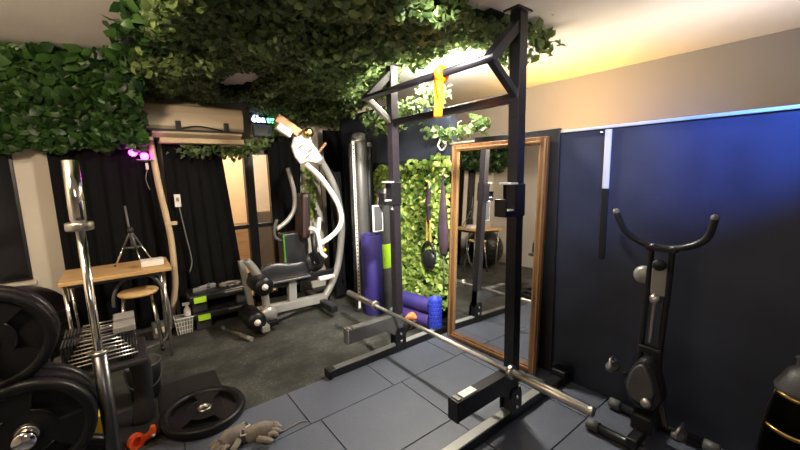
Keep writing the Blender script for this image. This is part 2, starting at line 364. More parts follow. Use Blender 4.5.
# ivy panel on right wall
P = []; N = []; L = []
while len(P) < 4300:
    y = random.uniform(2.15, 3.75); z = random.uniform(.05, 1.62)
    if y < 2.32 and z < .22: continue
    if z > 1.53+.09*nz(y, 0, 2, 5) - (.0 if y < 2.7 else .05): continue
    P.append((WX-.048-.045*random.random(), y, z)); N.append((-.8, -.25, .35)); L.append(random.uniform(.05, .085))
o = leaves('ivy_panel', 'leafi', np.array(P), np.array(N), np.array(L), jit=.5, droop=.3)
tag(o, 'bright green ivy panel on the wall between the rack and the mirror', 'artificial foliage', kind='stuff')
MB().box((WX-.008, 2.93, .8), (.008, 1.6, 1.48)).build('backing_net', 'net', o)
def strand(name, label, path, n, spread, lo, hi, m='leafc'):
    P = []; Q = [Vector(p) for p in path]
    for _ in range(n):
        i = random.randrange(len(Q)-1); q = Q[i].lerp(Q[i+1], random.random()); P.append(tuple(q+Vector([random.gauss(0, spread) for _ in range(3)])))
    o = leaves(name, m, np.array(P), np.tile([(-.4, -.6, .3)], (n, 1)), RNG.uniform(lo, hi, n)); tag(o, label, 'artificial foliage')
    MB().tube(path, .006, 6, smoothpath=6).build('stem', 'green', o); return o
strand('leaf_garland', 'short leaf garland along the wall edge above the tall mirror', [(2.19, 2.45, 1.80), (2.2, 2.2, 1.72), (2.22, 1.95, 1.76), (2.23, 1.78, 1.78)], 170, .03, .045, .075)
strand('leaf_garland', 'leaf garland drooping above the glass door below the air conditioner', [(.5, 4.03, 1.66), (.75, 4.02, 1.69), (1.0, 4.02, 1.66), (1.2, 4.04, 1.74), (1.4, 4.05, 1.9), (1.7, 4.05, 1.95)], 420, .035, .04, .07)
strand('leaf_garland', 'leafy strand hanging from the wall behind the multi gym arms', [(1.78, 4.1, 1.5), (1.83, 4.1, 1.2), (1.8, 4.1, .9)], 130, .035, .04, .07, 'leafi')
strand('leaf_sprig', 'leafy sprig sticking out past the top of the near upright', [(2.05, 1.30, 2.27), (2.18, 1.33, 2.22), (2.27, 1.36, 2.2)], 70, .035, .05, .08)
strand('leaf_garland', 'leaf garland hanging behind the pull up bar over the ivy wall', [(2.1, 3.3, 1.98), (2.1, 2.9, 1.9), (2.1, 2.5, 1.98), (2.12, 2.25, 2.06)], 420, .06, .045, .075)

# ------------------------------------------------------------------ power rack
RX, Y1, Y2 = 1.65, 1.14, 2.2; fz = .01
r = thing('power_rack', 'black half rack with pull up bar standing on the blue grey tiles', 'rack', (RX, (Y1+Y2)/2, fz))
for yy, nm in ((Y1, 'near'), (Y2, 'far')):
    hb = MB().box((RX, yy, 1.13), (.06, .06, 2.12)); hb.mark = len(hb.f)
    for k in range(20):
        z = .25+k*.08; hb.cyl((RX-.0312, yy, z), (RX-.0295, yy, z), .006, 10).cyl((RX, yy-.0312, z), (RX, yy-.0295, z), .006, 10)
    hb.build('upright', 'rackblack' if yy == Y1 else 'brown', r, .003, m2='rub')
    MB().box((RX-.01, yy, 2.195), (.12, .09, .012)).build('top_cap', 'rackblack', r, .003)
    MB().box((1.615, yy, .04), (1.15, .065, .055)).build('floor_rail', 'rackblack', r, .004)
    MB().box((1.03, yy, .04), (.03, .085, .06)).build('rail_end_cap', 'rub', r, .006)
    MB().box((2.205, yy, .06), (.09, .10, .10)).build('wall_foot', 'rub', r, .01)
    # gusset plates and bolts
    g = MB().prism([(-.05, .07), (.05, .07), (.05, .17), (.035, .21), (-.035, .21), (-.05, .17)], (RX, yy-.036, 0), X, Z, .008).prism([(-.05, .07), (.05, .07), (.05, .17), (.035, .21), (-.035, .21), (-.05, .17)], (RX, yy+.036, 0), X, Z, .008).build('gusset_plate', 'rackblack', r, .002)
    for zz in (.1, .16):
        MB().lathe([(.013, 0), (.013, .006), (.006, .011), (0, .011)], (RX, yy-.04, zz), -Y, 12).build('bolt', 'bolt', g)
    # pull-up bracket: apex in front of upright
    ap = Vector((1.43, yy, 1.945))
    MB().bar((RX-.02, yy, 2.13), ap, .05, .05, Y).build('bracket_arm', 'rackblack' if yy == Y1 else 'brown', r, .004)
    MB().bar((RX-.02, yy, 1.80), ap, .035, .035, Y).build('bracket_brace', 'rackblack' if yy == Y1 else 'silver', r, .003)
    # spotter arm
    sp = MB().prism([(-.46, .215), (-.46, .32), (.04, .32), (.04, .16), (-.05, .16), (-.12, .215)], (RX-.01, yy, 0), X, Z, .062).build('spotter_arm', 'rackblack' if yy == Y1 else 'dgrey', r, .004)
    MB().box((RX-.468, yy, .268), (.012, .066, .112)).build('end_plate', 'rub' if yy == Y1 else 'steel', sp, .003)
    MB().box((1.55, yy, .0685), (.95, .05, .003)).build('rail_top_sheen', 'railsheen', r)  # pale strip paints in the lamp's sheen on the glossy black rail
    MB().box((RX-.37, yy, .3235), (.10, .045, .008)).build('wear_strip', 'white' if yy == Y1 else 'steel', sp, .002)
    MB().box((RX-.445, yy, .3235), (.025, .045, .008)).build('wear_strip', 'grey', sp, .002)
    # j cup
    jc = MB().box((RX-.01, yy-.034, 1.27), (.09, .008, .17)).box((RX-.01, yy+.034, 1.27), (.09, .008, .17)).box((RX-.085, yy, 1.205), (.09, .07, .03)).box((RX-.122, yy, 1.235), (.014, .07, .09)).box((RX-.037, yy, 1.27), (.014, .07, .17))
    jc = jc.build('j_cup', 'rackblack', r, .003)
    MB().box((RX-.08, yy, 1.223), (.07, .06, .007)).build('cup_liner', 'white', jc, .001)
    MB().box((RX-.06, yy, 1.358), (.06, .075, .01)).build('cup_lip', 'white', jc, .002)
MB().cyl((1.43, Y1-.03, 1.945), (1.43, Y2+.03, 1.945), .02, 20).build('pull_up_bar', 'rackblack', r)
MB().box((RX, (Y1+Y2)/2, 1.79), (.045, Y2-Y1-.06, .045)).build('cross_beam', 'rackblack', r, .004)
MB().box((RX-.032, Y2, 1.165), (.004, .03, .03)).build('sticker', 'white', r)

# barbell on spotter arms
bx, bz = 1.585, .336
b = thing('barbell', 'long chrome barbell lying across the spotter arms of the black rack', 'barbell', (bx, 1.76, bz-.025))
MB().cyl((bx, 1.76-.655, bz), (bx, 1.76+.655, bz), .0142, 20).build('shaft', 'knurl', b)
for s in (-1, 1):
    y0 = 1.76+s*.655; y1 = 1.76+s*1.10
    MB().lathe([(.0, 0), (.014, 0), (.025, .03), (.025, .415), (.022, .42), (.022, .43), (.025, .432), (.025, .443), (.022, .445), (0, .445)], (bx, y0, bz), Y*s, 28).build('sleeve', 'steel', b)
    MB().lathe([(.0, 0), (.037, 0), (.039, .004), (.039, .022), (.037, .027), (0, .027)], (bx, y0-s*.005, bz), Y*s, 28).build('collar', 'steel', b)

# orange sheer band knotted over the pull-up bar
mb = MB(); vs = []; W = 7
for k in range(22):
    t = k/21; z = 1.975-.255*t; w = .042+.018*math.sin(t*5+.5)+.012*t
    for i in range(W):
        s = i/(W-1)-.5; vs.append((1.43-.024-.012*math.sin(s*9+t*4), 1.462+2*s*w*.6+.006*math.sin(t*7), z))
mb.add(vs, [(k*W+i, k*W+i+1, (k+1)*W+i+1, (k+1)*W+i) for k in range(21) for i in range(W-1)], True)
mb.tube([(1.43+.027*math.cos(a), 1.462, 1.945+.027*math.sin(a)) for a in [i*2*PI/16 for i in range(16)]], .022, 8, closed=True)
o = mb.build('resistance_band', 'sheer'); o.modifiers.new('s', 'SOLIDIFY').thickness = .003
tag(o, 'orange sheer band looped over the pull up bar', 'exercise band')
# LED batten on the ceiling
t = thing('ceiling_batten_lamp', 'bright white tube lamp under the leaf canopy above the ivy wall', 'lamp', (2.05, 2.14, H-.02))
MB().box((2.05, 2.135, H-.02), (.05, .54, .04)).build('housing', 'white', t, .006)
MB().cyl((2.05, 1.88, H-.057), (2.05, 2.39, H-.057), .017, 16).build('light_tube', 'led', t)
# white loop hanging over the ivy
o = MB().tube([(2.19, 2.25, 1.80), (2.19, 2.255, 1.70), (2.19, 2.285, 1.645), (2.19, 2.24, 1.605), (2.19, 2.195, 1.645), (2.19, 2.235, 1.70), (2.19, 2.25, 1.80)], .008, 10, smoothpath=6).build('rope_loop', 'rope')
tag(o, 'white rope loop hanging above the ivy beside the mirror', 'rope')
o = MB().tube([(1.43, 1.60, 1.928), (1.42, 1.605, 1.905), (1.418, 1.625, 1.893), (1.418, 1.655, 1.893), (1.42, 1.67, 1.905)], .003, 8, smoothpath=6).build('wire_hook', 'white')
tag(o, 'thin white wire hook under the pull up bar near the orange band', 'hook')

# ------------------------------------------------------------------ mirror
mc = thing('framed_mirror', 'tall wooden framed mirror leaning on the navy wall behind the rack', 'mirror', (2.143, 1.70, .012))
mh, mw, fw = 1.625, .83, .052
def fr(z0, z1, y0, y1, d0, d1, nm, m, bev): MB().box(((d0+d1)/2, (y0+y1)/2, (z0+z1)/2), (d1-d0, y1-y0, z1-z0)).build(nm, m, mc, bev)
mc['_o'] = [0, 0, 0]
for s in (-1, 1):
    a, b2 = sorted((s*mw/2, s*(mw/2-fw))); fr(0, mh, a, b2, -.018, .012, 'frame_stile', 'frame', .004)
    a, b2 = sorted((s*(mw/2-.012), s*(mw/2-.026))); fr(.012, mh-.012, a, b2, -.026, -.016, 'outer_bead', 'gild', .003)
    a, b2 = sorted((s*(mw/2-fw), s*(mw/2-fw-.012))); fr(fw, mh-fw, a, b2, -.014, .002, 'inner_lip', 'gild', .003)
for z0 in (0, mh-fw):
    fr(z0, z0+fw, -mw/2+fw, mw/2-fw, -.018, .012, 'frame_rail', 'frame', .004)
    fr(z0+(fw-.026 if z0 == 0 else .012), z0+(fw-.012 if z0 == 0 else .026), -mw/2+fw, mw/2-fw, -.026, -.016, 'rail_bead', 'gild', .003)
fr(fw-.005, mh-fw+.005, -mw/2+fw-.005, mw/2-fw+.005, .0, .006, 'mirror_glass', 'mirror', 0)
fr(.01, mh-.01, -mw/2+.01, mw/2-.01, .0125, .018, 'back_board', 'black', 0)
mc.rotation_euler = (0, math.radians(2.4), math.radians(1.6))
# black board between mirror and wall
o = MB().box((0, 0, .84), (.02, .70, 1.66)).build('black_board', 'plast', None, .003); o.location = (2.257, 1.585, .012)
tag(o, 'tall black board leaning behind the wooden framed mirror', 'board')
# strip on navy wall
t = thing('wall_strip', 'narrow vertical strip on the navy wall, white above and dark below', 'strip', (WX-.008, .95, .89))
MB().box((WX-.006, .95, 1.475), (.010, .036, .34)).build('upper_strip', 'cap', t, .002, label='white upper half of the strip'); MB().box((WX-.006, .95, 1.095), (.010, .034, .42)).build('lower_strip', 'black', t, .002, label='dark lower half of the strip')
MB().lathe([(.008, 0), (.008, .006), (0, .008)], (WX-.011, .985, 1.63), -X, 12).build('screw', 'bolt', t)

# ------------------------------------------------------------------ exercise bike
EX = 2.08; ey = .594
e = thing('exercise_bike', 'black upright exercise machine with curved handlebar against the navy wall', 'exercise machine', (EX, ey, .012))
MB().tube([(EX-.03, .80, 1.195), (EX-.02, .755, 1.10), (EX-.005, .68, 1.045), (EX, .59, 1.03), (EX-.005, .50, 1.048), (EX-.02, .425, 1.10), (EX-.03, .40, 1.195)], .0155, 14, smoothpath=8).build('handlebar', 'plast', e)
for yy, y2 in ((.80, .775), (.40, .41)): MB().ball((EX-.03, yy, 1.198), .017, 14).build('grip_cap', 'grey', e)
for yy in (.637, .551):
    MB().tube([(EX, yy, 1.02), (EX-.002, yy+.004, .8), (EX-.012, yy+.01, .55), (EX-.03, yy+.005, .2)], .0135, 12, smoothpath=6).build('mast_tube', 'black', e)
MB().box((EX-.002, .594, 1.025), (.05, .13, .022)).build('bar_clamp', 'black', e, .004)
for yy in (.637, .551): MB().lathe([(.014, 0), (.014, .01), (.006, .016), (0, .016)], (EX-.005, yy, 1.034), Z, 12).build('clamp_bolt', 'chrome', e)
MB().lathe([(.0, 0), (.02, .0), (.03, .02), (.026, .035), (0, .04)], (EX-.02, .594, .95), (-1, -.3, .1), 18).build('tension_knob', 'black', e)
MB().box((EX, .594, .86), (.03, .066, .14)).build('display_plate', 'silver', e, .006)
MB().lathe([(0, -.03), (.03, -.026), (.05, -.005), (.05, .005), (.03, .02), (0, .024)], (EX+.03, .67, .87), (-1, 0, 0), 22).build('round_cap', 'silver', e)
MB().ball((EX-.02, .6, .772), .026, 18).build('silver_knob', 'steel', e); MB().bar((EX-.015, .6, .77), (EX-.02, .605, .54), .028, .012, Y).build('centre_strap', 'grey', e, .003)
MB().box((EX-.02, .602, .50), (.04, .10, .035)).build('mast_bracket', 'black', e, .005)
# flywheel cover: rounded teardrop
prof = []
for i in range(36):
    a = 2*PI*i/36; rx = .085; rz = .165 if math.sin(a) > 0 else .11
    prof.append((rx*math.cos(a)*(1-.25*max(0, math.sin(a))), .31+rz*math.sin(a)))
MB().prism(prof, (EX-.055, .60, 0), Y, Z, .11).build('body_cover', 'plast', e, .03)
MB().prism([(p[0]*.72, .33+(p[1]-.31)*.74) for p in prof], (EX-.115, .605, 0), Y, Z, .02).build('cover_panel', 'dgrey', e, .008)
MB().lathe([(0, 0), (.024, 0), (.024, .02), (.012, .03), (0, .03)], (EX-.12, .57, .27), -X, 18).build('crank_hub', 'steel', e)
# cranks and pedals (one each side, opposed)
for s, yy, pz, px in ((1, .70, .36, EX-.06), (-1, .49, .17, EX-.10)):
    MB().bar((EX-.06, ey+s*.065, .265), (px, yy, pz-.01 if s > 0 else pz), .022, .014, X).build('crank_arm', 'black', e, .003)
    p = MB().ball((px-.01, yy+s*.055, pz), .05, 20, (1.0, .62, .55)).build('pedal', 'dgrey', e)
    MB().tube([(px-.05, yy+s*.05, pz+.01), (px-.03, yy+s*.06, pz+.045), (px+.02, yy+s*.06, pz+.045), (px+.04, yy+s*.05, pz+.01)], .007, 8, smoothpath=5).build('toe_strap', 'steel', p)
MB().bar((EX-.22, ey, .075), (EX+.12, ey, .075), .05, .05).build('base_beam', 'black', e, .006)
MB().box((EX-.05, ey, .13), (.12, .1, .1)).build('base_housing', 'plast', e, .015)
for xx in (EX-.18, EX+.1):
    st = MB().tube([(xx, .36, .045), (xx, .78, .045)], .024, 14).build('stabiliser', 'black', e)
    for yy in (.79, .35): MB().lathe([(.029, -.03), (.029, .03), (.02, .034), (0, .034)], (xx, yy, .045), Y if yy > .5 else -Y, 16).build('end_cap', 'dgrey', st)

# ------------------------------------------------------------------ dark glass lantern, right bottom
jx, jy = 2.06, .075
t = thing('glass_lantern', 'dark green glass lantern with metal trim at the right edge', 'lantern', (jx, jy, .012))
MB().lathe([(.0, .0), (.095, 0), (.1, .012), (.1, .03), (.06, .035), (0, .035)], (jx, jy, .012), Z, 28).build('base', 'black', t)
MB().lathe([(.05, .035), (.092, .06), (.105, .14), (.10, .26), (.085, .36), (.07, .42), (.066, .42), (.081, .36), (.096, .26), (.10, .14), (.088, .065), (.045, .042)], (jx, jy, .012), Z, 32).build('glass_body', 'greenglass', t)
for zz, rr in ((.14, .107), (.30, .0965), (.42, .074)): MB().lathe([(rr-.004, -.006), (rr+.003, -.006), (rr+.003, .006), (rr-.004, .006)], (jx, jy, .012+zz), Z, 28).build('trim_ring', 'brass', t)
MB().lathe([(.076, .425), (.08, .44), (.05, .5), (.03, .515), (.03, .54), (.035, .545), (0, .56)], (jx, jy, .012), Z, 28).build('lid', 'dgrey', t)
for a in (0, 2.1, 4.2): MB().tube([(jx+.108*math.cos(a), jy+.108*math.sin(a), .04), (jx+.113*math.cos(a), jy+.113*math.sin(a), .16), (jx+.103*math.cos(a), jy+.103*math.sin(a), .31), (jx+.078*math.cos(a), jy+.078*math.sin(a), .44)], .005, 8, smoothpath=4).build('upright_rod', 'black', t)
t.scale = (1.1, 1.1, 1.2)
MB().tube([(jx-.035, jy, .56), (jx-.05, jy, .60), (jx, jy, .635), (jx+.05, jy, .60), (jx+.035, jy, .56)], .005, 8, smoothpath=6).build('handle', 'steel', t)

# ------------------------------------------------------------------ standing tubes and things at the ivy
t = thing('mat_roll', 'purple rolled mat standing on end beside the multi gym', 'exercise mat', (1.96, 3.02, 0))
MB().lathe([(.0, 0), (.10, 0), (.105, .006), (.105, .81), (.10, .82), (.09, .82), (.088, .80), (.02, .80), (0, .80)], (1.96, 3.02, 0), Z, 32).build('roll', 'purple', t)
MB().tube([(1.96+(.018+.0105*a)*math.cos(a), 3.02+(.018+.0105*a)*math.sin(a), .807) for a in [i*.35 for i in range(20)]], .006, 6).build('spiral_edge', 'dpurple', t)
t = thing('storage_tube', 'tall silver tube standing behind the purple rolled mat', 'tube', (2.0, 3.25, 0))
MB().lathe([(0, 0), (.076, 0), (.08, .01), (.08, 1.78), (.07, 1.82), (.04, 1.835), (0, 1.84)], (2.0, 3.25, 0), Z, 32).build('body', 'tubesilver', t)
MB().lathe([(.082, 0), (.084, .002), (.084, .03), (.082, .032)], (2.0, 3.25, 1.74), Z, 32).build('top_ring', 'steel', t)
t = thing('perforated_post', 'slim white perforated post beside the tall silver tube', 'post', (1.87, 3.16, 0))
h = MB().box((1.872, 3.16, .87), (.028, .012, 1.74)); h.mark = len(h.f)
for k in range(40): h.cyl((1.872, 3.1535, .14+k*.04), (1.872, 3.152, .14+k*.04), .008, 8)
h.build('strip', 'white', t, .001, m2='plast'); MB().box((1.872, 3.16, .012), (.10, .08, .024)).build('foot_plate', 'plast', t, .003); MB().box((1.845, 3.17, .87), (.02, .03, 1.70)).build('backing_channel', 'plast', t, .002)
t = thing('black_mat_tube', 'tall black tube standing between the silver tube and the rack', 'tube', (2.15, 3.2, 0))
MB().lathe([(0, 0), (.042, 0), (.044, .004), (.044, 1.78), (.04, 1.785), (0, 1.785)], (2.125, 3.28, 0), Z, 24).build('body', 'plast', t); MB().lathe([(.046, 0), (.048, .004), (.048, .04), (.046, .044)], (2.125, 3.28, 1.70), Z, 24).build('band', 'steel', t)
t = thing('foam_tube', 'charcoal foam tube with a lime green band, standing by the ivy', 'foam roller', (2.10, 2.99, 0))
MB().lathe([(.015, 0), (.06, 0), (.063, .004), (.063, 1.26), (.06, 1.265), (.02, 1.265), (.02, 1.2)], (2.10, 2.99, 0), Z, 28).build('body', 'tubegrey', t)
MB().lathe([(.064, 0), (.066, .003), (.066, .245), (.064, .25)], (2.10, 2.99, .46), Z, 28).build('band', 'lime', t)
# small framed panel by far upright
t = thing('timer_panel', 'small white rimmed panel hanging left of the far upright', 'panel', (1.5, 2.215, 1.0))
MB().box((1.515, 2.24, 1.09), (.09, .014, .20)).build('rim', 'white', t, .004); MB().box((1.515, 2.232, 1.09), (.07, .006, .18)).build('face', 'dgrey', t, .001)
MB().tube([(1.52, 2.24, 1.19), (1.53, 2.235, 1.25), (1.60, 2.235, 1.27)], .008, 8, smoothpath=5).build('hook', 'steel', t)
MB().tube([(1.535, 2.24, 1.20), (1.57, 2.245, 1.20), (1.60, 2.24, 1.34)], .010, 8, smoothpath=5).build('arm', 'grey', t)
# hanging straps on ivy
t = thing('suspension_strap', 'dark strap with yellow webbing and a black pouch hanging on the ivy', 'strap', (2.18, 2.40, 1.2))
MB().tube([(2.2, 2.39, 1.36), (2.175, 2.385, 1.28), (2.17, 2.40, 1.15), (2.17, 2.39, .98)], [.008, .024, .03, .02], 10, smoothpath=6, flat=.6).build('upper_strap', 'dcloth', t)
for dy in (-.022, .022): MB().bar((2.17, 2.395+dy, 1.0), (2.168, 2.395+dy*1.2, .78), .008, .022, X).build('webbing', 'strapy', t, .002)
MB().tube([(2.165, 2.395+.085*math.cos(a), .67+.13*math.sin(a)) for a in [i*2*PI/20 for i in range(20)]], .012, 8, closed=True).build('pouch_rim', 'vinyl', t)
MB().ball((2.165, 2.395, .64), .1, 20, (.32, .88, .85)).build('pouch', 'vinyl', t)
t = thing('bat_cover', 'plum cloth bat shaped cover hanging beside the mirror', 'cover', (2.17, 2.19, 1.35))
MB().tube([(2.165, 2.21, 1.40), (2.165, 2.205, 1.30), (2.16, 2.20, 1.12), (2.155, 2.195, .92), (2.155, 2.19, .80), (2.155, 2.19, .72)], [.006, .018, .04, .062, .055, .03], 14, smoothpath=6, flat=.45).build('cover', 'dcloth', t)
MB().tube([(2.165, 2.21, 1.40), (2.175, 2.212, 1.43), (2.18, 2.205, 1.45)], .004, 6, smoothpath=4).build('loop', 'rope', t)
MB().tube([(2.155, 2.19, .73), (2.157, 2.195, .55), (2.156, 2.19, .40)], .006, 8).build('handle', 'dgrey', t)
# blue textured roller
t = thing('foam_roller', 'blue textured foam roller standing at the foot of the mirror', 'foam roller', (2.10, 2.245, .0))
MB().lathe([(.035, 0), (.05, 0), (.052, .004), (.052, .326), (.05, .33), (.035, .33), (.035, .28), (.0, .28)], (2.10, 2.245, .0), Z, 32).build('core', 'cobalt', t)
pd = MB()
for k in range(9):
    for j in range(14):
        a = 2*PI*(j+.5*(k % 2))/14; R = Matrix.Rotation(a, 3, 'Z'); pd.box(Vector((2.10, 2.245, .022+k*.0355))+R @ Vector((.054, 0, 0)), (.012, .016, .026), R)
pd.build('tread_blocks', 'cobalt', t, .002)
# two purple rolls leaning
for a, b2, m_, lb in (((2.06, 2.70, .07), (2.15, 2.36, .07), 'dpurple', 'lower purple rolled mat lying slanted behind the blue roller'), ((2.08, 2.70, .215), (2.15, 2.36, .205), 'purple', 'upper purple rolled mat resting on another behind the blue roller')):
    a = Vector(a); b2 = Vector(b2); t = thing('mat_roll', lb, 'exercise mat', a)
    MB().cyl(a, b2, .07, 26).build('roll', m_, t, .004)
    dd = (b2-a).normalized(); MB().ring(b2-dd*.001, dd, .02, .06, .004, 24).build('end_spiral', 'dpurple', t)
# clutter at ivy foot
def bal(c, rr, m_, nm, lb): 
    t = tag(MB().ball(c, rr, 22).build(nm, m_), lb, 'ball'); MB().tube([Vector(c)+Vector((rr*math.cos(a)*1.0, rr*math.sin(a)*.5, rr*math.sin(a)*.866)) for a in [i*2*PI/24 for i in range(24)]], rr*.04, 6, closed=True).build('seam', 'grey', t)
bal((1.93, 2.62, .14), .045, 'skyblue', 'massage_ball', 'small light blue ball on top of the black one, left of the purple rolls')
bal((1.95, 2.60, .05), .05, 'rub', 'massage_ball', 'small black ball on the floor left of the purple rolls')
t = thing('exercise_band', 'orange exercise band bundled in front of the purple rolls', 'exercise band', (2.0, 2.47, 0))
MB().tube([(2.0+.05*math.cos(a), 2.47+.03*math.sin(a), .10+.02*math.sin(2*a)) for a in [i*2*PI/18 for i in range(18)]], .012, 8, closed=True, flat=2).build('band', 'terracotta', t)
MB().box((2.0, 2.47, .04), (.11, .08, .08)).build('wrap', 'dcloth', t, .02)
t = thing('hand_grip', 'black hand grip pair on the floor before the purple rolls', 'hand grip', (1.95, 2.38, 0))
MB().tube([(1.90, 2.42, .02), (1.94, 2.40, .09), (1.99, 2.37, .09), (2.02, 2.35, .02)], .016, 10, smoothpath=6).build('grip', 'rub', t); MB().tube([(1.94, 2.41, .03), (1.97, 2.40, .06), (2.0, 2.385, .03)], .007, 8, smoothpath=5).build('spring', 'chrome', t)

# ------------------------------------------------------------------ multi gym
GY = 3.42
def G(x, z, dy=0): k = GY/3.5; return Vector((x*k, GY+dy, 1.43+(z-1.43)*k))
g = thing('multi_gym', 'silver multi gym with curved press arms and black padded seat in the back corner', 'exercise machine', G(1.35, .0))
MB().tube([G(1.62, .09), G(1.72, .22), G(1.83, .47), G(1.89, .87), G(1.86, 1.15), G(1.80, 1.35), G(1.66, 1.60), G(1.52, 1.80)], .037, 14, smoothpath=7).build('main_arch', 'silver', g)
MB().bar(G(.93, .125), G(1.66, .105), .075, .085).build('base_beam', 'silver', g, .008)
MB().bar(G(1.6, .07, -.3), G(1.6, .07, .35), .07, .07).build('rear_foot', 'black', g, .008)
MB().bar(G(.93, .04, -.25), G(.93, .04, .2), .07, .06).build('front_foot', 'silver', g, .008)
MB().box(G(.99, .045, -.12), (.16, .14, .045)).build('foot_pad', 'rub', g, .008)
MB().bar(G(1.0, .03, -.08), G(1.6, .03, .12), .02, .025).build('floor_bar', 'dgrey', g, .003)
# white cam plate and head
cam = [(1.44, 1.80), (1.50, 1.86), (1.54, 1.84), (1.56, 1.74), (1.62, 1.66), (1.66, 1.58), (1.60, 1.54), (1.50, 1.56), (1.43, 1.53), (1.38, 1.60), (1.35, 1.70), (1.38, 1.78)]
cp = MB().prism([tuple((G(*q)-G(0, 0)).xz) for q in cam], G(0, 0, -.07), X, Z, .03).build('cam_plate', 'white', g, .006)
for q in ((1.44, 1.70), (1.53, 1.66), (1.50, 1.60)): MB().bar(G(q[0]-.02, q[1]-.015, -.09), G(q[0]+.02, q[1]+.015, -.09), .012, .006, Y).build('plate_slot', 'dgrey', cp)
MB().lathe([(0, 0), (.045, 0), (.045, .03), (.02, .035), (0, .035)], G(1.52, 1.83, -.09), -Y, 22).build('head_pulley', 'brass', g)
MB().bar(G(1.24, 1.965, -.02), G(1.50, 1.80, -.02), .09, .055, Y).build('top_boom', 'bronze', g, .008)
MB().box(G(1.30, 1.85, -.05), (.15, .05, .075), Matrix.Rotation(math.radians(32), 3, 'Y')).build('boom_head', 'white', g, .01)
MB().bar(G(1.62, 1.60, .02), G(1.76, 1.75, .02), .025, .03, Y).build('upper_lever', 'bronze', g, .004)
MB().lathe([(0, 0), (.045, 0), (.045, .05), (0, .05)], G(1.64, 1.57, -.03), -Y, 22).build('lower_pulley', 'silver', g)
# press arms
for dy, m_, pts in ((-.13, 'white', [(1.46, 1.53), (1.62, 1.38), (1.77, 1.15), (1.82, .97), (1.77, .85), (1.64, .76), (1.55, .73)]), (.18, 'silver', [(1.40, 1.50), (1.45, 1.25), (1.44, 1.08), (1.36, .96), (1.24, .88)])):
    k = len(pts); pa = [G(*q, dy) for q in pts]; a = MB().tube(pa, .026 if dy < 0 else .022, 12, smoothpath=7).build('press_arm', m_, g)
    if dy < 0: MB().tube([G(1.46, .90, dy), G(1.53, .86, dy), G(1.555, .74, dy), G(1.57, .64, dy), G(1.62, .58, dy)], .020, 10, smoothpath=5).build('white_handle', 'white', a); MB().tube([G(1.49, .84, dy), G(1.50, .65, dy), G(1.53, .52, dy)], .028, 10).build('grip', 'rub', a)
    else: MB().tube([G(1.25, .98, dy), G(1.22, .90, dy), G(1.22, .80, dy), G(1.30, .75, dy), G(1.38, .75, dy)], .016, 10, smoothpath=5).build('grip', 'dgrey', a)
MB().bar(G(1.52, .62, -.1), G(1.62, .98, -.02), .03, .04, Y).build('arm_link', 'white', g, .004)
# back pad, shroud, seat
MB().box(G(1.50, 1.0, .12), (.09, .22, .46), Matrix.Rotation(.06, 3, 'Y')).build('back_pad', 'maroon', g, .03)
sh = MB().box(G(1.42, .60, .22), (.26, .18, .44)).build('weight_shroud', 'plast', g, .01); MB().box(G(1.285, .60, .13), (.014, .03, .44)).build('shroud_edge', 'green', sh, .002)
MB().tube([G(1.0, .43, 0), G(1.1, .455, 0), G(1.3, .43, 0), G(1.47, .45, 0)], [.10, .125, .12, .10], 16, smoothpath=5, flat=.28).build('seat_pad', 'vinyl', g)
MB().box(G(1.24, .405), (.42, .2, .02)).build('seat_plate', 'steel', g, .004)
MB().bar(G(1.28, .13), G(1.29, .40), .08, .07, Y).build('seat_post', 'silver', g, .006)
MB().bar(G(1.36, .37, -.02), G(1.78, .36, .02), .06, .08).build('seat_beam', 'black', g, .006); MB().cyl(G(1.53, .36, -.12), G(1.70, .36, -.12), .025, 14).build('white_sleeve', 'white', g)
MB().lathe([(0, 0), (.10, .0), (.105, .01), (.105, .03), (.03, .04), (0, .04)], G(1.55, .52, .02), -Y, 26).build('pulley_wheel', 'plast', g); MB().lathe([(.02, 0), (.02, .012), (0, .014)], G(1.55, .52, -.025), -Y, 14).build('pulley_hub', 'white', g)
MB().lathe([(.016, 0), (.016, .02), (0, .024)], G(1.60, .66, -.14), -Y, 12).build('yellow_knob', 'yellow', g)
# leg developer
MB().tube([G(.86, .66, -.05), G(.93, .54, -.05), G(.99, .36, -.05), G(1.01, .16, -.05), G(1.02, .07, -.05)], [.03, .04, .036, .036, .04], 12, smoothpath=5).build('leg_developer', 'silver', g)
MB().bar(G(.84, .64, .06), G(.90, .15, .06), .05, .06, Y).build('front_post', 'silver', g, .006)
for q in ((.95, .43), (.86, .12)):
    p = MB().lathe([(0, 0), (.075, 0), (.085, .02), (.085, .32), (.075, .34), (0, .34)], G(*q, -.24), Y, 24).build('foam_roller_pad', 'rub', g); MB().lathe([(.028, 0), (.028, .012), (0, .02)], G(*q, -.24), -Y, 16).build('roller_cap', 'white', p)
MB().lathe([(0, 0), (.075, 0), (.075, .05), (0, .05)], G(1.0, .12, -.09), -Y, 24).build('ankle_disc', 'silver', g)
MB().tube([G(1.66, 1.62), G(1.72, 1.2, .1), G(1.74, .6, .1), G(1.60, .54)], .005, 6).build('cable', 'rub', g)
MB().tube([G(1.45, 1.55, .05), G(1.62, 1.62, .1), G(1.80, 1.52, .1), G(1.93, 1.30, .1), G(1.95, .8, .1), G(1.93, .2, .1)], .012, 8, smoothpath=5).build('rear_cable_tube', 'black', g)
MB().bar(G(1.92, .03, .15), G(1.92, 1.45, .15), .05, .12).build('rear_column', 'black', g, .005)
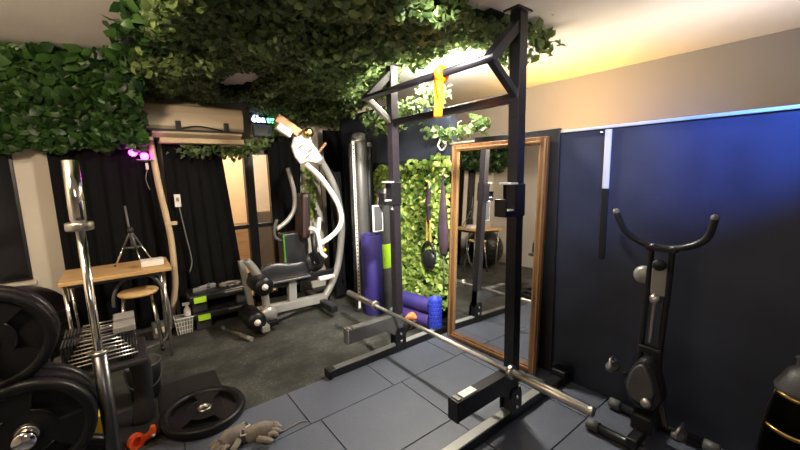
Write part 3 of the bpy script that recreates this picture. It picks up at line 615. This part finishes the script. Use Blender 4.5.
# short bar on the floor
a = Vector((.635, 3.60, .02)); b2 = Vector((.775, 3.17, .02)); dd = (b2-a).normalized()
t = thing('short_bar', 'short steel bar lying on the speckled floor before the multi gym', 'bar', a)
MB().cyl(a, b2, .016, 16).build('shaft', 'steel', t); MB().cyl(a+dd*.28, b2+dd*.01, .02, 16).build('end_grip', 'grey', t); MB().cyl(a, a+dd*.05, .02, 16).build('end_collar', 'dgrey', t)

# ------------------------------------------------------------------ stacked step platforms
def step(z0, lb, x0, x1):
    cx = (x0+x1)/2; t = thing('step_platform', lb, 'step platform', (cx, 3.86, z0), 'stacked step platforms')
    MB().box((cx, 3.86, z0+.135), (x1-x0, .30, .075)).build('deck', 'vinyl', t, .022)
    for sx in (x0+.09, x1-.09): MB().prism([(-.13, 0), (.13, 0), (.10, .10), (-.10, .10)], (sx, 3.86, z0), Y, Z, .13).build('riser', 'plast', t, .008)
    MB().box((x0+.09, 3.705, z0+.125), (.105, .012, .055)).build('end_label', 'lime', t, .003); MB().box(((x0+x1)/2+.1, 3.707, z0+.15), (.16, .008, .012)).build('front_rib', 'grey', t)
    return t
step(.0, 'black step platform with lime end label, lower of the stacked pair', .42, .99)
step(.174, 'black step platform with slipper on it, upper of the stacked pair', .40, .97)
t = thing('sandal', 'grey slipper lying on the upper step platform', 'footwear', (.52, 3.84, .348))
MB().tube([(.45, 3.82, .364), (.52, 3.84, .363), (.60, 3.87, .364), (.66, 3.89, .364)], [.02, .03, .034, .02], 12, smoothpath=5, flat=.5).build('sole', 'grey', t); MB().tube([(.59, 3.83, .368), (.60, 3.87, .395), (.61, 3.91, .368)], .012, 8, smoothpath=5).build('strap', 'dgrey', t)
t = thing('ring_grip', 'beige ring grip lying on the upper step platform beside the slipper', 'exercise ring', (.78, 3.84, .348))
MB().tube([(.78+.085*math.cos(a), 3.84+.06*math.sin(a), .363) for a in [i*2*PI/24 for i in range(24)]], .014, 10, closed=True).build('ring', 'taupe', t); MB().box((.78, 3.785, .363), (.09, .03, .026)).build('handle', 'rub', t, .006)

# ------------------------------------------------------------------ desk, tripod, stool, basket
t = thing('desk', 'narrow oak topped desk against the black curtain', 'desk', (-.06, 3.52, 0))
MB().box((-.065, 3.52, .725), (.66, .46, .03)).build('desktop', 'desk', t, .004)
for x in (-.36, .20):
    for y in (3.34, 3.70): MB().cyl((x, y, .0), (x+(.01 if x > 0 else -.01), y, .71), .0125, 14).build('leg', 'chrome', t)
MB().box((-.065, 3.52, .695), (.58, .36, .03)).build('under_frame', 'dgrey', t, .003)
t = thing('mini_tripod', 'small silver and black tripod standing on the oak desk', 'tripod', (.03, 3.58, .74))
top = Vector((.04, 3.56, 1.02))
for ft in ((-.085, 3.60, .742), (.085, 3.46, .742), (.165, 3.62, .742)):
    f_ = Vector(ft); mid = top.lerp(f_, .45); l = MB().cyl(top, mid, .008, 10).build('leg', 'dgrey', t); MB().cyl(mid, f_, .0065, 10).build('lower_leg', 'chrome', l); MB().ball(f_+Vector((0, 0, .006)), .008, 10).build('rubber_foot', 'rub', l)
MB().cyl(top-Vector((.0, 0, .12)), top+Vector((-.015, 0, .20)), .008, 12).build('centre_column', 'dgrey', t); MB().lathe([(0, -.02), (.018, -.015), (.022, .01), (.012, .03), (0, .03)], top, Z, 16).build('collar', 'plast', t)
for a, b2 in (((-.03, 3.585, .885), (.06, 3.52, .885)), ((.06, 3.52, .885), (.10, 3.59, .885)), ((.10, 3.59, .885), (-.03, 3.585, .885))): MB().cyl(a, b2, .004, 8).build('spreader', 'dgrey', t)
t = thing('white_box', 'small white box at the right end of the oak desk', 'box', (.145, 3.45, .74))
MB().box((.15, 3.45, .762), (.15, .10, .04)).build('body', 'white', t, .006); MB().box((.15, 3.45, .786), (.152, .102, .010)).build('lid', 'white', t, .003)
# round stool with bent backrest tube
t = thing('folding_stool', 'bent tube stool with round oak seat under the desk edge', 'stool', (.04, 3.42, 0))
k = 3.42/3.6
def K(x, z, dy=0): return Vector((x*k, 3.42+dy, 1.43+(z-1.43)*k))
MB().lathe([(0, -.012), (.125, -.012), (.132, -.004), (.132, .006), (.125, .013), (0, .013)], K(.04, .505), Z, 36).build('seat', 'oak', t)
MB().tube([K(-.13, .40, .05), K(-.12, .5, .06), K(-.06, .595, .08), K(.06, .635, .09), K(.17, .57, .08), K(.225, .43, .06), K(.235, .25, .0), K(.21, .12, -.05), K(.14, .06, -.08), K(.0, .04, -.08)], .0125, 12, smoothpath=7).build('bent_frame', 'dgrey', t)
for a, b2 in ((K(.12, .50, -.05), K(.15, .02, -.12)), (K(-.06, .50, -.05), K(-.12, .02, -.10)), (K(.12, .50, .08), K(.17, .02, .14)), (K(-.06, .50, .08), K(-.10, .02, .14))):
    l = MB().cyl(a, b2, .011, 12).build('leg', 'chrome', t); MB().cyl(b2-(a-b2).normalized()*.012, b2+(a-b2).normalized()*.02, .014, 12).build('rubber_foot', 'rub', l)
t = thing('basket', 'small white wire basket on the floor by the trunking', 'basket', (.35, 3.78, 0))
MB().prism([(-.045, .0), (.045, .0), (.07, .15), (-.07, .15)], (.35, 3.78, 0), X, Z, .11).build('body', 'grey', t, .008)
rb = MB()
for i in range(7): rb.bar((.30+i*.0167-.005+(i-3)*.002, 3.722, .006), (.30+i*.0167-.005+(i-3)*.0075, 3.722, .15), .004, .004)
for zz in (.04, .08, .12): rb.bar((.35-.05-zz*.16, 3.722, zz), (.35+.05+zz*.16, 3.722, zz), .004, .004)
rb.build('wire_grid', 'white', t); MB().tube([(.275, 3.72, .152), (.425, 3.72, .152), (.425, 3.84, .152), (.275, 3.84, .152)], .006, 8, closed=True).build('rim', 'white', t)
t = thing('spray_bottle', 'white spray bottle standing in the small basket', 'bottle', (.385, 3.78, .15))
MB().lathe([(0, 0), (.028, 0), (.03, .01), (.03, .06), (.014, .085), (.012, .10), (0, .10)], (.385, 3.78, .152), Z, 20).build('body', 'white', t); MB().box((.38, 3.775, .268), (.06, .022, .025)).build('spray_head', 'white', t, .005)
t = thing('floor_box', 'small pale box on the floor beneath the stool', 'box', (.19, 3.78, 0))
MB().box((.17, 3.86, .06), (.13, .12, .12)).build('body', 'dgrey', t, .006); MB().box((.17, 3.795, .07), (.09, .006, .05)).build('label_panel', 'ac', t, .001)
# beige trunking from AC to the floor
t = thing('trunking', 'wavy beige pipe trunking running from the air conditioner to the floor', 'pipe', (.3, 4.06, 0))
pts = [(.275, 4.05, 1.80), (.285, 4.04, 1.60), (.30, 4.03, 1.35), (.325, 4.03, 1.10), (.345, 4.03, .85), (.345, 4.03, .60), (.335, 4.02, .40), (.30, 4.0, .22), (.26, 3.98, .0)]
MB().tube(pts, .027, 14, smoothpath=6).build('pipe_cover', 'conduit', t); MB().box((.36, 4.03, 1.00), (.10, .05, .035)).build('pipe_clip', 'conduit', t, .006)
t = thing('wall_switch', 'white wall switch on the black curtain beside the trunking', 'switch', (.44, 4.06, 1.2))
MB().box((.437, 4.055, 1.21), (.052, .014, .12)).build('plate', 'white', t, .003); MB().box((.437, 4.046, 1.22), (.022, .006, .035)).build('rocker', 'grey', t, .001)
o = MB().tube([(.445, 4.06, 1.15), (.47, 4.05, .9), (.50, 4.05, .62), (.47, 4.04, .50)], .005, 8, smoothpath=6).build('thin_cord', 'grey'); tag(o, 'thin cord dangling below the white wall switch', 'cord')

# ------------------------------------------------------------------ air conditioner
t = thing('air_conditioner', 'cream wall air conditioner above the black curtains', 'air conditioner', (.68, 4.08, 1.8))
ax0, ax1 = .25, 1.08; cx = (ax0+ax1)/2; w = ax1-ax0
MB().prism([(0, 1.865), (-.16, 1.868), (-.205, 1.90), (-.215, 2.02), (-.20, 2.085), (-.17, 2.10), (0, 2.10)], (cx, 4.18, 0), Y, Z, w).build('casing', 'ac', t, .008)
MB().prism([(-.02, 1.80), (-.12, 1.80), (-.19, 1.835), (-.195, 1.855), (-.02, 1.855)], (cx+.01, 4.18, 0), Y, Z, w-.06).build('louvre', 'ac', t, .004)
MB().box((cx, 4.05, 1.862), (w-.01, .20, .014)).build('air_slot', 'plast', t)
MB().tube([(ax0+.25, 3.968, 1.872), (cx, 3.963, 1.905), (ax1-.2, 3.968, 1.872)], .007, 8, smoothpath=8).build('grille_curve', 'plast', t)
for x in (ax0+.25, ax1-.17): MB().box((x, 3.968, 1.905), (.045, .02, .085)).build('clip', 'plast', t, .003)
o = MB().box((.70, 4.02, 1.755), (.72, .16, .022)).box((.70, 3.945, 1.768), (.72, .012, .045)).build('drip_tray', 'conduit', None, .004); tag(o, 'shallow tan tray fixed under the air conditioner', 'tray')
# LED clock
t = thing('led_clock', 'small box with glowing blue and green characters beside the multi gym head', 'clock', (1.33, 4.0, 1.9))
MB().box((1.285, 4.04, 1.90), (.20, .10, .13)).build('base', 'clock', t, .02); MB().box((1.285, 4.03, 2.015), (.25, .06, .085)).build('display_case', 'clocktop', t, .006)
for txt, x, m_ in (('6ba', 1.17, 'ledb'), ('us', 1.326, 'ledg')):
    cu = bpy.data.curves.new('glyphs', 'FONT'); cu.body = txt; cu.size = .098; cu.extrude = .003; cu.offset = .001
    tmp = bpy.data.objects.new('tmp', cu); C.objects.link(tmp); dg = bpy.context.evaluated_depsgraph_get(); me = bpy.data.meshes.new_from_object(tmp.evaluated_get(dg)); bpy.data.objects.remove(tmp)
    me.transform(Matrix.Translation(Vector((x, 3.996, 1.985))-Vector(t['_o'])) @ Matrix.Rotation(PI/2, 4, 'X'))
    me.materials.clear(); me.materials.append(M[m_]); o = bpy.data.objects.new('glowing_characters', me); C.objects.link(o); o.parent = t
# magenta lamps
for x, z, lb in ((.135, 1.655, 'left magenta glowing bulb under the leaf bank'), (.215, 1.625, 'right magenta glowing bulb in a pale dish beside the trunking')):
    t = thing('magenta_bulb', lb, 'lamp', (x, 3.99, z))
    MB().ball((x, 3.985, z), .032, 18).build('bulb', 'magenta', t); MB().lathe([(.02, 0), (.022, .03), (.012, .045), (0, .045)], (x, 3.985, z+.026), Z, 16).build('socket', 'plast', t)
    MB().tube([(x, 3.985, z+.06), (x+.01, 4.0, z+.12), (x, 4.03, z+.2)], .004, 6, smoothpath=4).build('cord', 'rub', t)
    if x > .2: MB().lathe([(.02, -.03), (.06, -.025), (.064, -.02), (.02, -.035)], (x, 3.985, z-.01), Z, 24).build('dish', 'cap', t); MB().box((x+.01, 3.985, z-.09), (.022, .022, .06)).build('plug', 'cap', t, .004); MB().tube([(x+.01, 3.985, z-.12), (x-.01, 3.99, z-.2), (x+.01, 4.0, z-.3)], .004, 6, smoothpath=4).build('lead', 'grey', t)

# ------------------------------------------------------------------ left foreground: exercise ball, dumbbells, weight tree
t = thing('exercise_ball', 'large black exercise ball on the floor left of the desk', 'ball', (-.70, 3.82, 0))
pr = [(.325*math.sin(PI*i/24)*(1+.004*math.sin(i*PI)), -.325*math.cos(PI*i/24)) for i in range(25)]
MB().lathe(pr, (-.70, 3.82, .326), Z, 40).build('shell', 'rub', t)
for zz in (-.12, -.04, .04, .12): rr = math.sqrt(.325**2-zz**2); MB().lathe([(rr-.002, -.006), (rr+.003, 0), (rr-.002, .006)], (-.70, 3.82, .326+zz), Z, 40).build('rib', 'vinyl', t)
# dumbbell stand
t = thing('dumbbell_stand', 'dark stand carrying two adjustable block dumbbells beside the upright barbell', 'dumbbell stand', (-.16, 2.42, 0))
MB().box((-.17, 2.42, .475), (.40, .34, .03)).build('tray', 'plast', t, .008)
MB().tube([(-.02, 2.44, .47), (-.01, 2.46, .36), (-.01, 2.47, .2), (-.03, 2.45, .03)], [.03, .035, .03, .04], 16, smoothpath=6, flat=1.5).build('right_column', 'plast', t)
MB().tube([(-.33, 2.44, .47), (-.34, 2.46, .3), (-.33, 2.45, .03)], .05, 16, smoothpath=6, flat=1.5).build('left_column', 'dgrey', t)
MB().box((-.16, 2.47, .018), (.42, .34, .035)).build('base_plate', 'plast', t, .012)
def block_db(y, z0, lb):
    t = thing('block_dumbbell', lb, 'dumbbell', (-.17, y, z0), 'adjustable block dumbbells'); t.location.x += .012
    n = 7
    for s in (-1, 1):
        st = MB()
        for k in range(n): st.box((-.17+s*(.066+.0125*k), y, z0+.072+.001*k), (.0085, .085+.006*k, .144-.002*k))
        st.build('plate_stack', 'plast', t, .002)
    for k in range(n):
        hw = .066+.0125*k
        for s in (-1, 1): MB().cyl((-.17-hw-.008, y+s*(.045+.003*k), z0+.148-.019*k), (-.17+hw+.008, y+s*(.045+.003*k), z0+.148-.019*k), .0042, 8).build('rail', 'steel', t)
    MB().cyl((-.24, y, z0+.1), (-.10, y, z0+.1), .016, 14).build('handle', 'rub', t)
    MB().box((-.065, y, z0+.165), (.095, .10, .035)).build('end_cap', 'grey', t, .006)
block_db(2.50, .492, 'adjustable block dumbbell at the back of the dark stand'); block_db(2.345, .492, 'adjustable block dumbbell at the front of the dark stand')

# weight tree (post behind, pegs toward camera) with tube that holds the upright barbell
tx, ty = -.345, 2.10
t = thing('weight_tree', 'black weight tree with plates and barbell sockets in the left foreground', 'weight tree', (tx, ty, .012))
MB().box((tx, ty, .49), (.06, .06, .90)).build('post', 'black', t, .005)
for y0 in (-.30,): MB().box((tx, ty-.12, .035), (.60, .06, .05)).build('cross_foot', 'black', t, .005)
MB().box((tx, ty+.02, .035), (.06, .29, .05)).build('long_foot', 'black', t, .005)
PEGS = [(.0, .555), (-.217, .90)]
for dx, zz in PEGS: MB().cyl((tx+dx*.3, ty-.03, zz), (tx+dx*.3, ty-.42, zz), .0195, 20).build('peg', 'chrome', t); MB().lathe([(.0, 0), (.03, 0), (.034, .01), (.03, .022), (0, .028)], (tx+dx*.3, ty-.415, zz), -Y, 20).build('peg_end', 'chrome' if zz < .6 else 'rub', t)
sx, sy = -.128, 1.775
MB().bar((tx+.25, ty-.12, .05), (sx+.03, sy, .05), .05, .05).build('socket_arm', 'black', t, .004)
MB().lathe([(.021, 0), (.025, 0), (.025, .74), (.021, .74), (.021, .02), (0, .02)], (sx, sy, .03), Z, 24).build('barbell_socket', 'gun', t); MB().lathe([(.0255, 0), (.0275, .003), (.0275, .012), (.0255, .015)], (sx, sy, .755), Z, 24).build('socket_ring', 'steel', t)
def plate(name, label, c, axis, R, th, grp, tilt=None):
    """grip plate, axis along local Z; built at origin then turned"""
    t = thing(name, label, 'weight plate', (0, 0, 0), grp)
    out = []
    ri, ro = R*.44, R*.80; hub = R*.2
    MB().lathe([(R*.80, -th*.30), (R*.84, -th*.5), (R*.965, -th*.5), (R, -th*.3), (R, th*.3), (R*.965, th*.5), (R*.84, th*.5), (R*.80, th*.30), (R*.80, -th*.30)], (0, 0, 0), Z, 56).build('rim', 'rub', t)
    # web with three grip openings
    web = MB(); NN = 72; vs = []
    for j in range(NN):
        a = 2*PI*j/NN; ph = (a % (2*PI/3))/(2*PI/3)
        op = .20 < ph < .80
        for r_ in (.17, .42, .78, .82):
            vs.append((R*r_*math.cos(a), R*r_*math.sin(a), 0)); 
    top = [(x, y, th*.28) for x, y, z in vs]; bot = [(x, y, -th*.28) for x, y, z in vs]; V = top+bot; O = len(top); fs = []
    opn = [(.20 < ((2*PI*(j+.5)/NN) % (2*PI/3))/(2*PI/3) < .80) for j in range(NN)]
    for j in range(NN):
        j2 = (j+1) % NN
        for q in range(3):
            if q == 1 and opn[j]: continue
            a, b, c_, d_ = j*4+q, j*4+q+1, j2*4+q+1, j2*4+q; fs += [(a, b, c_, d_), (O+d_, O+c_, O+b, O+a)]
        if opn[j]:
            fs += [(j*4+1, j2*4+1, O+j2*4+1, O+j*4+1), (j2*4+2, j*4+2, O+j*4+2, O+j2*4+2)]
            if not opn[j-1]: fs.append((j*4+1, O+j*4+1, O+j*4+2, j*4+2))
            if not opn[j2]: fs.append((j2*4+1, j2*4+2, O+j2*4+2, O+j2*4+1))
    web.add(V, fs).build('web', 'rub', t)
    for j in range(3):
        a0 = 2*PI/3*j+.20*2*PI/3; a1 = 2*PI/3*j+.80*2*PI/3
        MB().tube([(R*.44*math.cos(a0+(a1-a0)*i/8), R*.44*math.sin(a0+(a1-a0)*i/8), th*.28) for i in range(9)], R*.018, 8).build('grip_lip', 'rub', t)
    MB().lathe([(.0265, -th*.45), (hub, -th*.45), (hub, th*.45), (.0265, th*.45), (.0265, -th*.45)], (0, 0, 0), Z, 40).build('hub', 'rub', t); MB().lathe([(.0255, -th*.47), (.038, -th*.47), (.038, th*.47), (.0255, th*.47), (.0255, -th*.47)], (0, 0, 0), Z, 32).build('steel_bushing', 'steel', t)
    t.location = c; t.rotation_euler = Vector(axis).to_track_quat('Z', 'Y').to_euler() if tilt is None else tilt
    return t
pl = plate('weight_plate', 'large black grip plate lying on the floor beside the tiles', (.265, 2.31, .043), Z, .225, .052, None, (math.radians(2), math.radians(-1), math.radians(75)))
px, pz = tx+.0, .555
for i, (yy, lb) in enumerate(((1.735, 'black grip plate frontmost on the lower peg of the weight tree'), (1.80, 'black grip plate second from the front on the lower peg'), (1.865, 'black grip plate third from the front on the lower peg'))):
    q = dup(pl, (px, yy, pz-.002), (PI/2, .3+i*.5, 0), lb, 'plates on the weight tree'); q.scale = (.85, .85, .85)
for i, (yy, lb) in enumerate(((1.76, 'black grip plate frontmost on the upper peg of the weight tree'), (1.82, 'black grip plate behind the front one on the upper peg'))):
    q = dup(pl, (tx-.065, yy, .90-.002), (PI/2, .9+i*.4, 0), lb, 'plates on the weight tree'); q.scale = (.8, .8, .8)
q = dup(pl, (-.275, 1.92, .193), (PI/2, .2, 0), 'black grip plate standing on edge on the floor at the weight tree foot', 'plates on the weight tree'); q.scale = (.8, .8, .8)
# upright barbell
t = thing('barbell', 'chrome barbell standing upright in the socket of the weight tree', 'barbell', (sx, sy, .06))
bx, by = sx, sy
MB().cyl((bx, by, .30), (bx, by, 1.27), .0145, 20).build('shaft', 'chrome', t)
MB().lathe([(0, 1.255), (.014, 1.255), (.025, 1.285), (.025, 1.50), (.0, 1.503)], (bx, by, 0), Z, 28).build('sleeve', 'chrome', t); MB().lathe([(0, 0), (.040, 0), (.042, .004), (.042, .026), (.04, .03), (0, .03)], (bx, by, 1.245), Z, 28).build('collar', 'steel', t)
MB().lathe([(0, .055), (.02, .055), (.02, .31), (.014, .33), (0, .33)], (bx, by, 0), Z, 28).build('sleeve', 'chrome', t)
t = None
# floor odds: bucket, yellow box, orange clip
t = thing('bucket', 'dark plastic bucket on the floor beyond the barbell socket', 'bucket', (-.08, 2.62-.02, 0)); t.location = (.0, 2.80, 0); t['_o'] = [0, 2.80, 0]
MB().lathe([(0, .004), (.075, .004), (.08, .0), (.10, .23), (.108, .235), (.108, .245), (.096, .24), (.076, .02), (0, .02)], (0, 2.80, 0), Z, 32).build('body', 'dgrey', t); MB().tube([(-.105, 2.80, .21), (-.08, 2.72, .13), (0, 2.69, .10), (.08, 2.72, .13), (.105, 2.80, .21)], .004, 8, smoothpath=6).build('bail_handle', 'dgrey', t)
t = thing('yellow_box', 'tall yellow box with dark spots between the plates and the barbell socket', 'box', (-.2, 2.2, 0))
MB().prism([(-.06, 0), (.05, 0), (.05, .30), (-.02, .30), (-.06, .18)], (-.215, 2.2, 0), X, Z, .07).build('body', 'yellow', t, .004)
for dx in (.0, .03): MB().lathe([(.007, 0), (.007, .002), (0, .002)], (-.21+dx, 2.165, .285), -Y, 10).build('spot', 'plast', t)
t = thing('barbell_clip', 'red orange barbell clip on the floor beside the barbell socket', 'clip', (-.06, 2.28, .0))
cxx, cyy = -.045, 2.29
MB().ring((cxx-.03, cyy, .032), (.4, -1, .1), .024, .04, .03, 28).build('clamp_ring', 'redor', t)
MB().tube([(cxx, cyy, .02), (cxx+.045, cyy-.01, .045), (cxx+.055, cyy-.01, .085)], [.016, .022, .012], 12, smoothpath=4).build('lever', 'redor', t); MB().ball((cxx+.05, cyy-.028, .04), .010, 12).build('pivot', 'white', t)
# black square mat under the plate
o = MB().box((0, 0, .006), (.36, .58, .010)).build('square_mat', 'vinyl', None, .003); o.location = (.235, 2.57, 0); o.rotation_euler = (0, 0, math.radians(-2)); tag(o, 'black square mat on the speckled floor under the grip plate', 'mat')

# gloves
def glove(c, ang, lb, flip):
    t = thing('workout_glove', lb, 'glove', c); R = Matrix.Rotation(ang, 3, 'Z'); c = Vector(c); W = lambda x, y, z: c+R @ Vector((x, y*flip, z))
    pm = MB(); pm.tube([W(-.075, 0, .025), W(-.03, 0, .034), (W(.02, 0, .036)), W(.055, 0, .028)], [.04, .052, .056, .045], 18, smoothpath=5, flat=.62)
    o = pm.build('palm', 'taupe', t)
    for i, yy in enumerate((-.038, -.013, .013, .037)):
        l = (.045, .06, .055, .04)[i]; MB().tube([W(.045, yy, .03), W(.045+l*.5, yy*1.1, .038), W(.045+l, yy*1.15, .022)], [.0145, .014, .0125], 12, smoothpath=4).build('finger', 'taupe', t)
    MB().tube([W(-.01, .045, .028), W(.03, .075, .034), W(.06, .082, .022)], [.018, .016, .0135], 12, smoothpath=4).build('thumb', 'taupe', t)
    MB().tube([W(-.065, 0, .025), W(-.095, 0, .026)], [.041, .044], 18, flat=.62).build('cuff', 'dcloth', t)
    MB().box(W(-.085, 0, .055), (.03, .05, .006), R).build('cuff_tab', 'cap', t, .002)
    return t
glove((.335, 1.955, .012), math.radians(200), 'taupe workout glove with pale cuff tab next to the floor plate', 1); glove((.47, 1.90, .012), math.radians(-18), 'taupe workout glove lying across the tile seam with dark cuff', -1)
o = MB().tube([(.53, 1.875, .018), (.60, 1.87, .016), (.68, 1.88, .016), (.72, 1.86, .016)], .004, 8, smoothpath=5).build('drawstring', 'grey'); tag(o, 'thin grey cord on the tiles beside the gloves', 'cord')

for o in bpy.data.objects:
    if '_o' in o: del o['_o']

# ------------------------------------------------------------------ lights
def area(name, loc, tgt, sx, sy, p, col):
    l = bpy.data.lights.new(name, 'AREA'); l.shape = 'RECTANGLE'; l.size = sx; l.size_y = sy; l.energy = p; l.color = col
    o = bpy.data.objects.new(name, l); C.objects.link(o); o.location = loc; o.rotation_euler = (Vector(tgt)-Vector(loc)).to_track_quat('-Z', 'Y').to_euler(); return o
def point(name, loc, p, col, r=.03):
    l = bpy.data.lights.new(name, 'POINT'); l.energy = p; l.color = col; l.shadow_soft_size = r; o = bpy.data.objects.new(name, l); C.objects.link(o); o.location = loc; return o
area('hall_light', (1.0, 4.9, H-.05), (1.0, 4.9, 0), 1.2, .5, 22, (1, .82, .6))
area('room_fill_light', (.2, .0, H-.04), (.9, 2.2, .4), .6, .6, 4, (1, .86, .70))  # weak unseen fill added for the room in general
area('left_ceiling_lamp', (-.75, 1.2, 2.1), (-.6, 4.1, 1.6), .4, .12, 20, (1, .80, .56))
def spot(name, loc, tgt, p, ang, col, blend=.7):
    l = bpy.data.lights.new(name, 'SPOT'); l.energy = p; l.color = col; l.spot_size = math.radians(ang); l.spot_blend = blend; l.shadow_soft_size = .05
    o = bpy.data.objects.new(name, l); C.objects.link(o); o.location = loc; o.rotation_euler = (Vector(tgt)-o.location).to_track_quat('-Z', 'Y').to_euler()
spot('fill_spot', (1.0, .9, H-.05), (2.1, 2.8, .8), 260, 54, (1, .95, .86))  # unseen spot added to light the ivy from the front
spot('fill_spot', (.75, .55, H-.05), (2.27, 1.2, 1.40), 60, 44, (.95, .96, 1), 1)  # unseen spot added to brighten the upper navy wall
spot('blue_led_spot', (1.6, -.4, 2.05), (2.27, .27, 1.72), 250, 52, (.06, .2, 1), 1)
spot('blue_led_spot', (1.6, -.4, 1.8), (2.7, .25, 2.3), 40, 60, (.15, .35, 1), 1)
area('ceiling_fill_light', (2.62, .9, 1.675), (2.9, .9, 2.6), 2.2, .03, 6.5, (1, .82, .6))  # hidden uplight added to brighten the ceiling beyond the partition
area('yellow_fill_light', (3.05, 1.75, 1.69), (3.6, 1.75, 2.05), .03, .9, 10, (1, .52, .03))  # hidden area light added for a yellow glow on the upper wall
point('magenta_glow', (.17, 3.90, 1.62), .35, (1, .1, .9))
wd = bpy.data.worlds.new('world'); S.world = wd; wd.use_nodes = True; wd.node_tree.nodes['Background'].inputs[0].default_value = (.02, .022, .03, 1)

# ------------------------------------------------------------------ camera
cam = bpy.data.cameras.new('camera'); co = bpy.data.objects.new('camera', cam); C.objects.link(co); S.camera = co
cam.sensor_fit = 'HORIZONTAL'; cam.sensor_width = 36; cam.lens = 36*362/800; cam.clip_start = .02
Rw = Matrix(((.78984418, -.10746393, .60381924), (-.61283857, -.09979583, .78388117), (-.02398031, -.9891877, -.14468119)))
# columns of Rw: camera right, down, forward in world axes
r_, d_, f_ = Rw.col[0], Rw.col[1], Rw.col[2]
m4 = Matrix((r_, -d_, -f_)).transposed().to_4x4(); m4.translation = (0, 0, 1.43); co.matrix_world = m4
S.view_settings.view_transform = 'Standard'; S.view_settings.look = 'None'; S.view_settings.gamma = 1; S.view_settings.use_curve_mapping = False
S.view_settings.exposure = 1.1
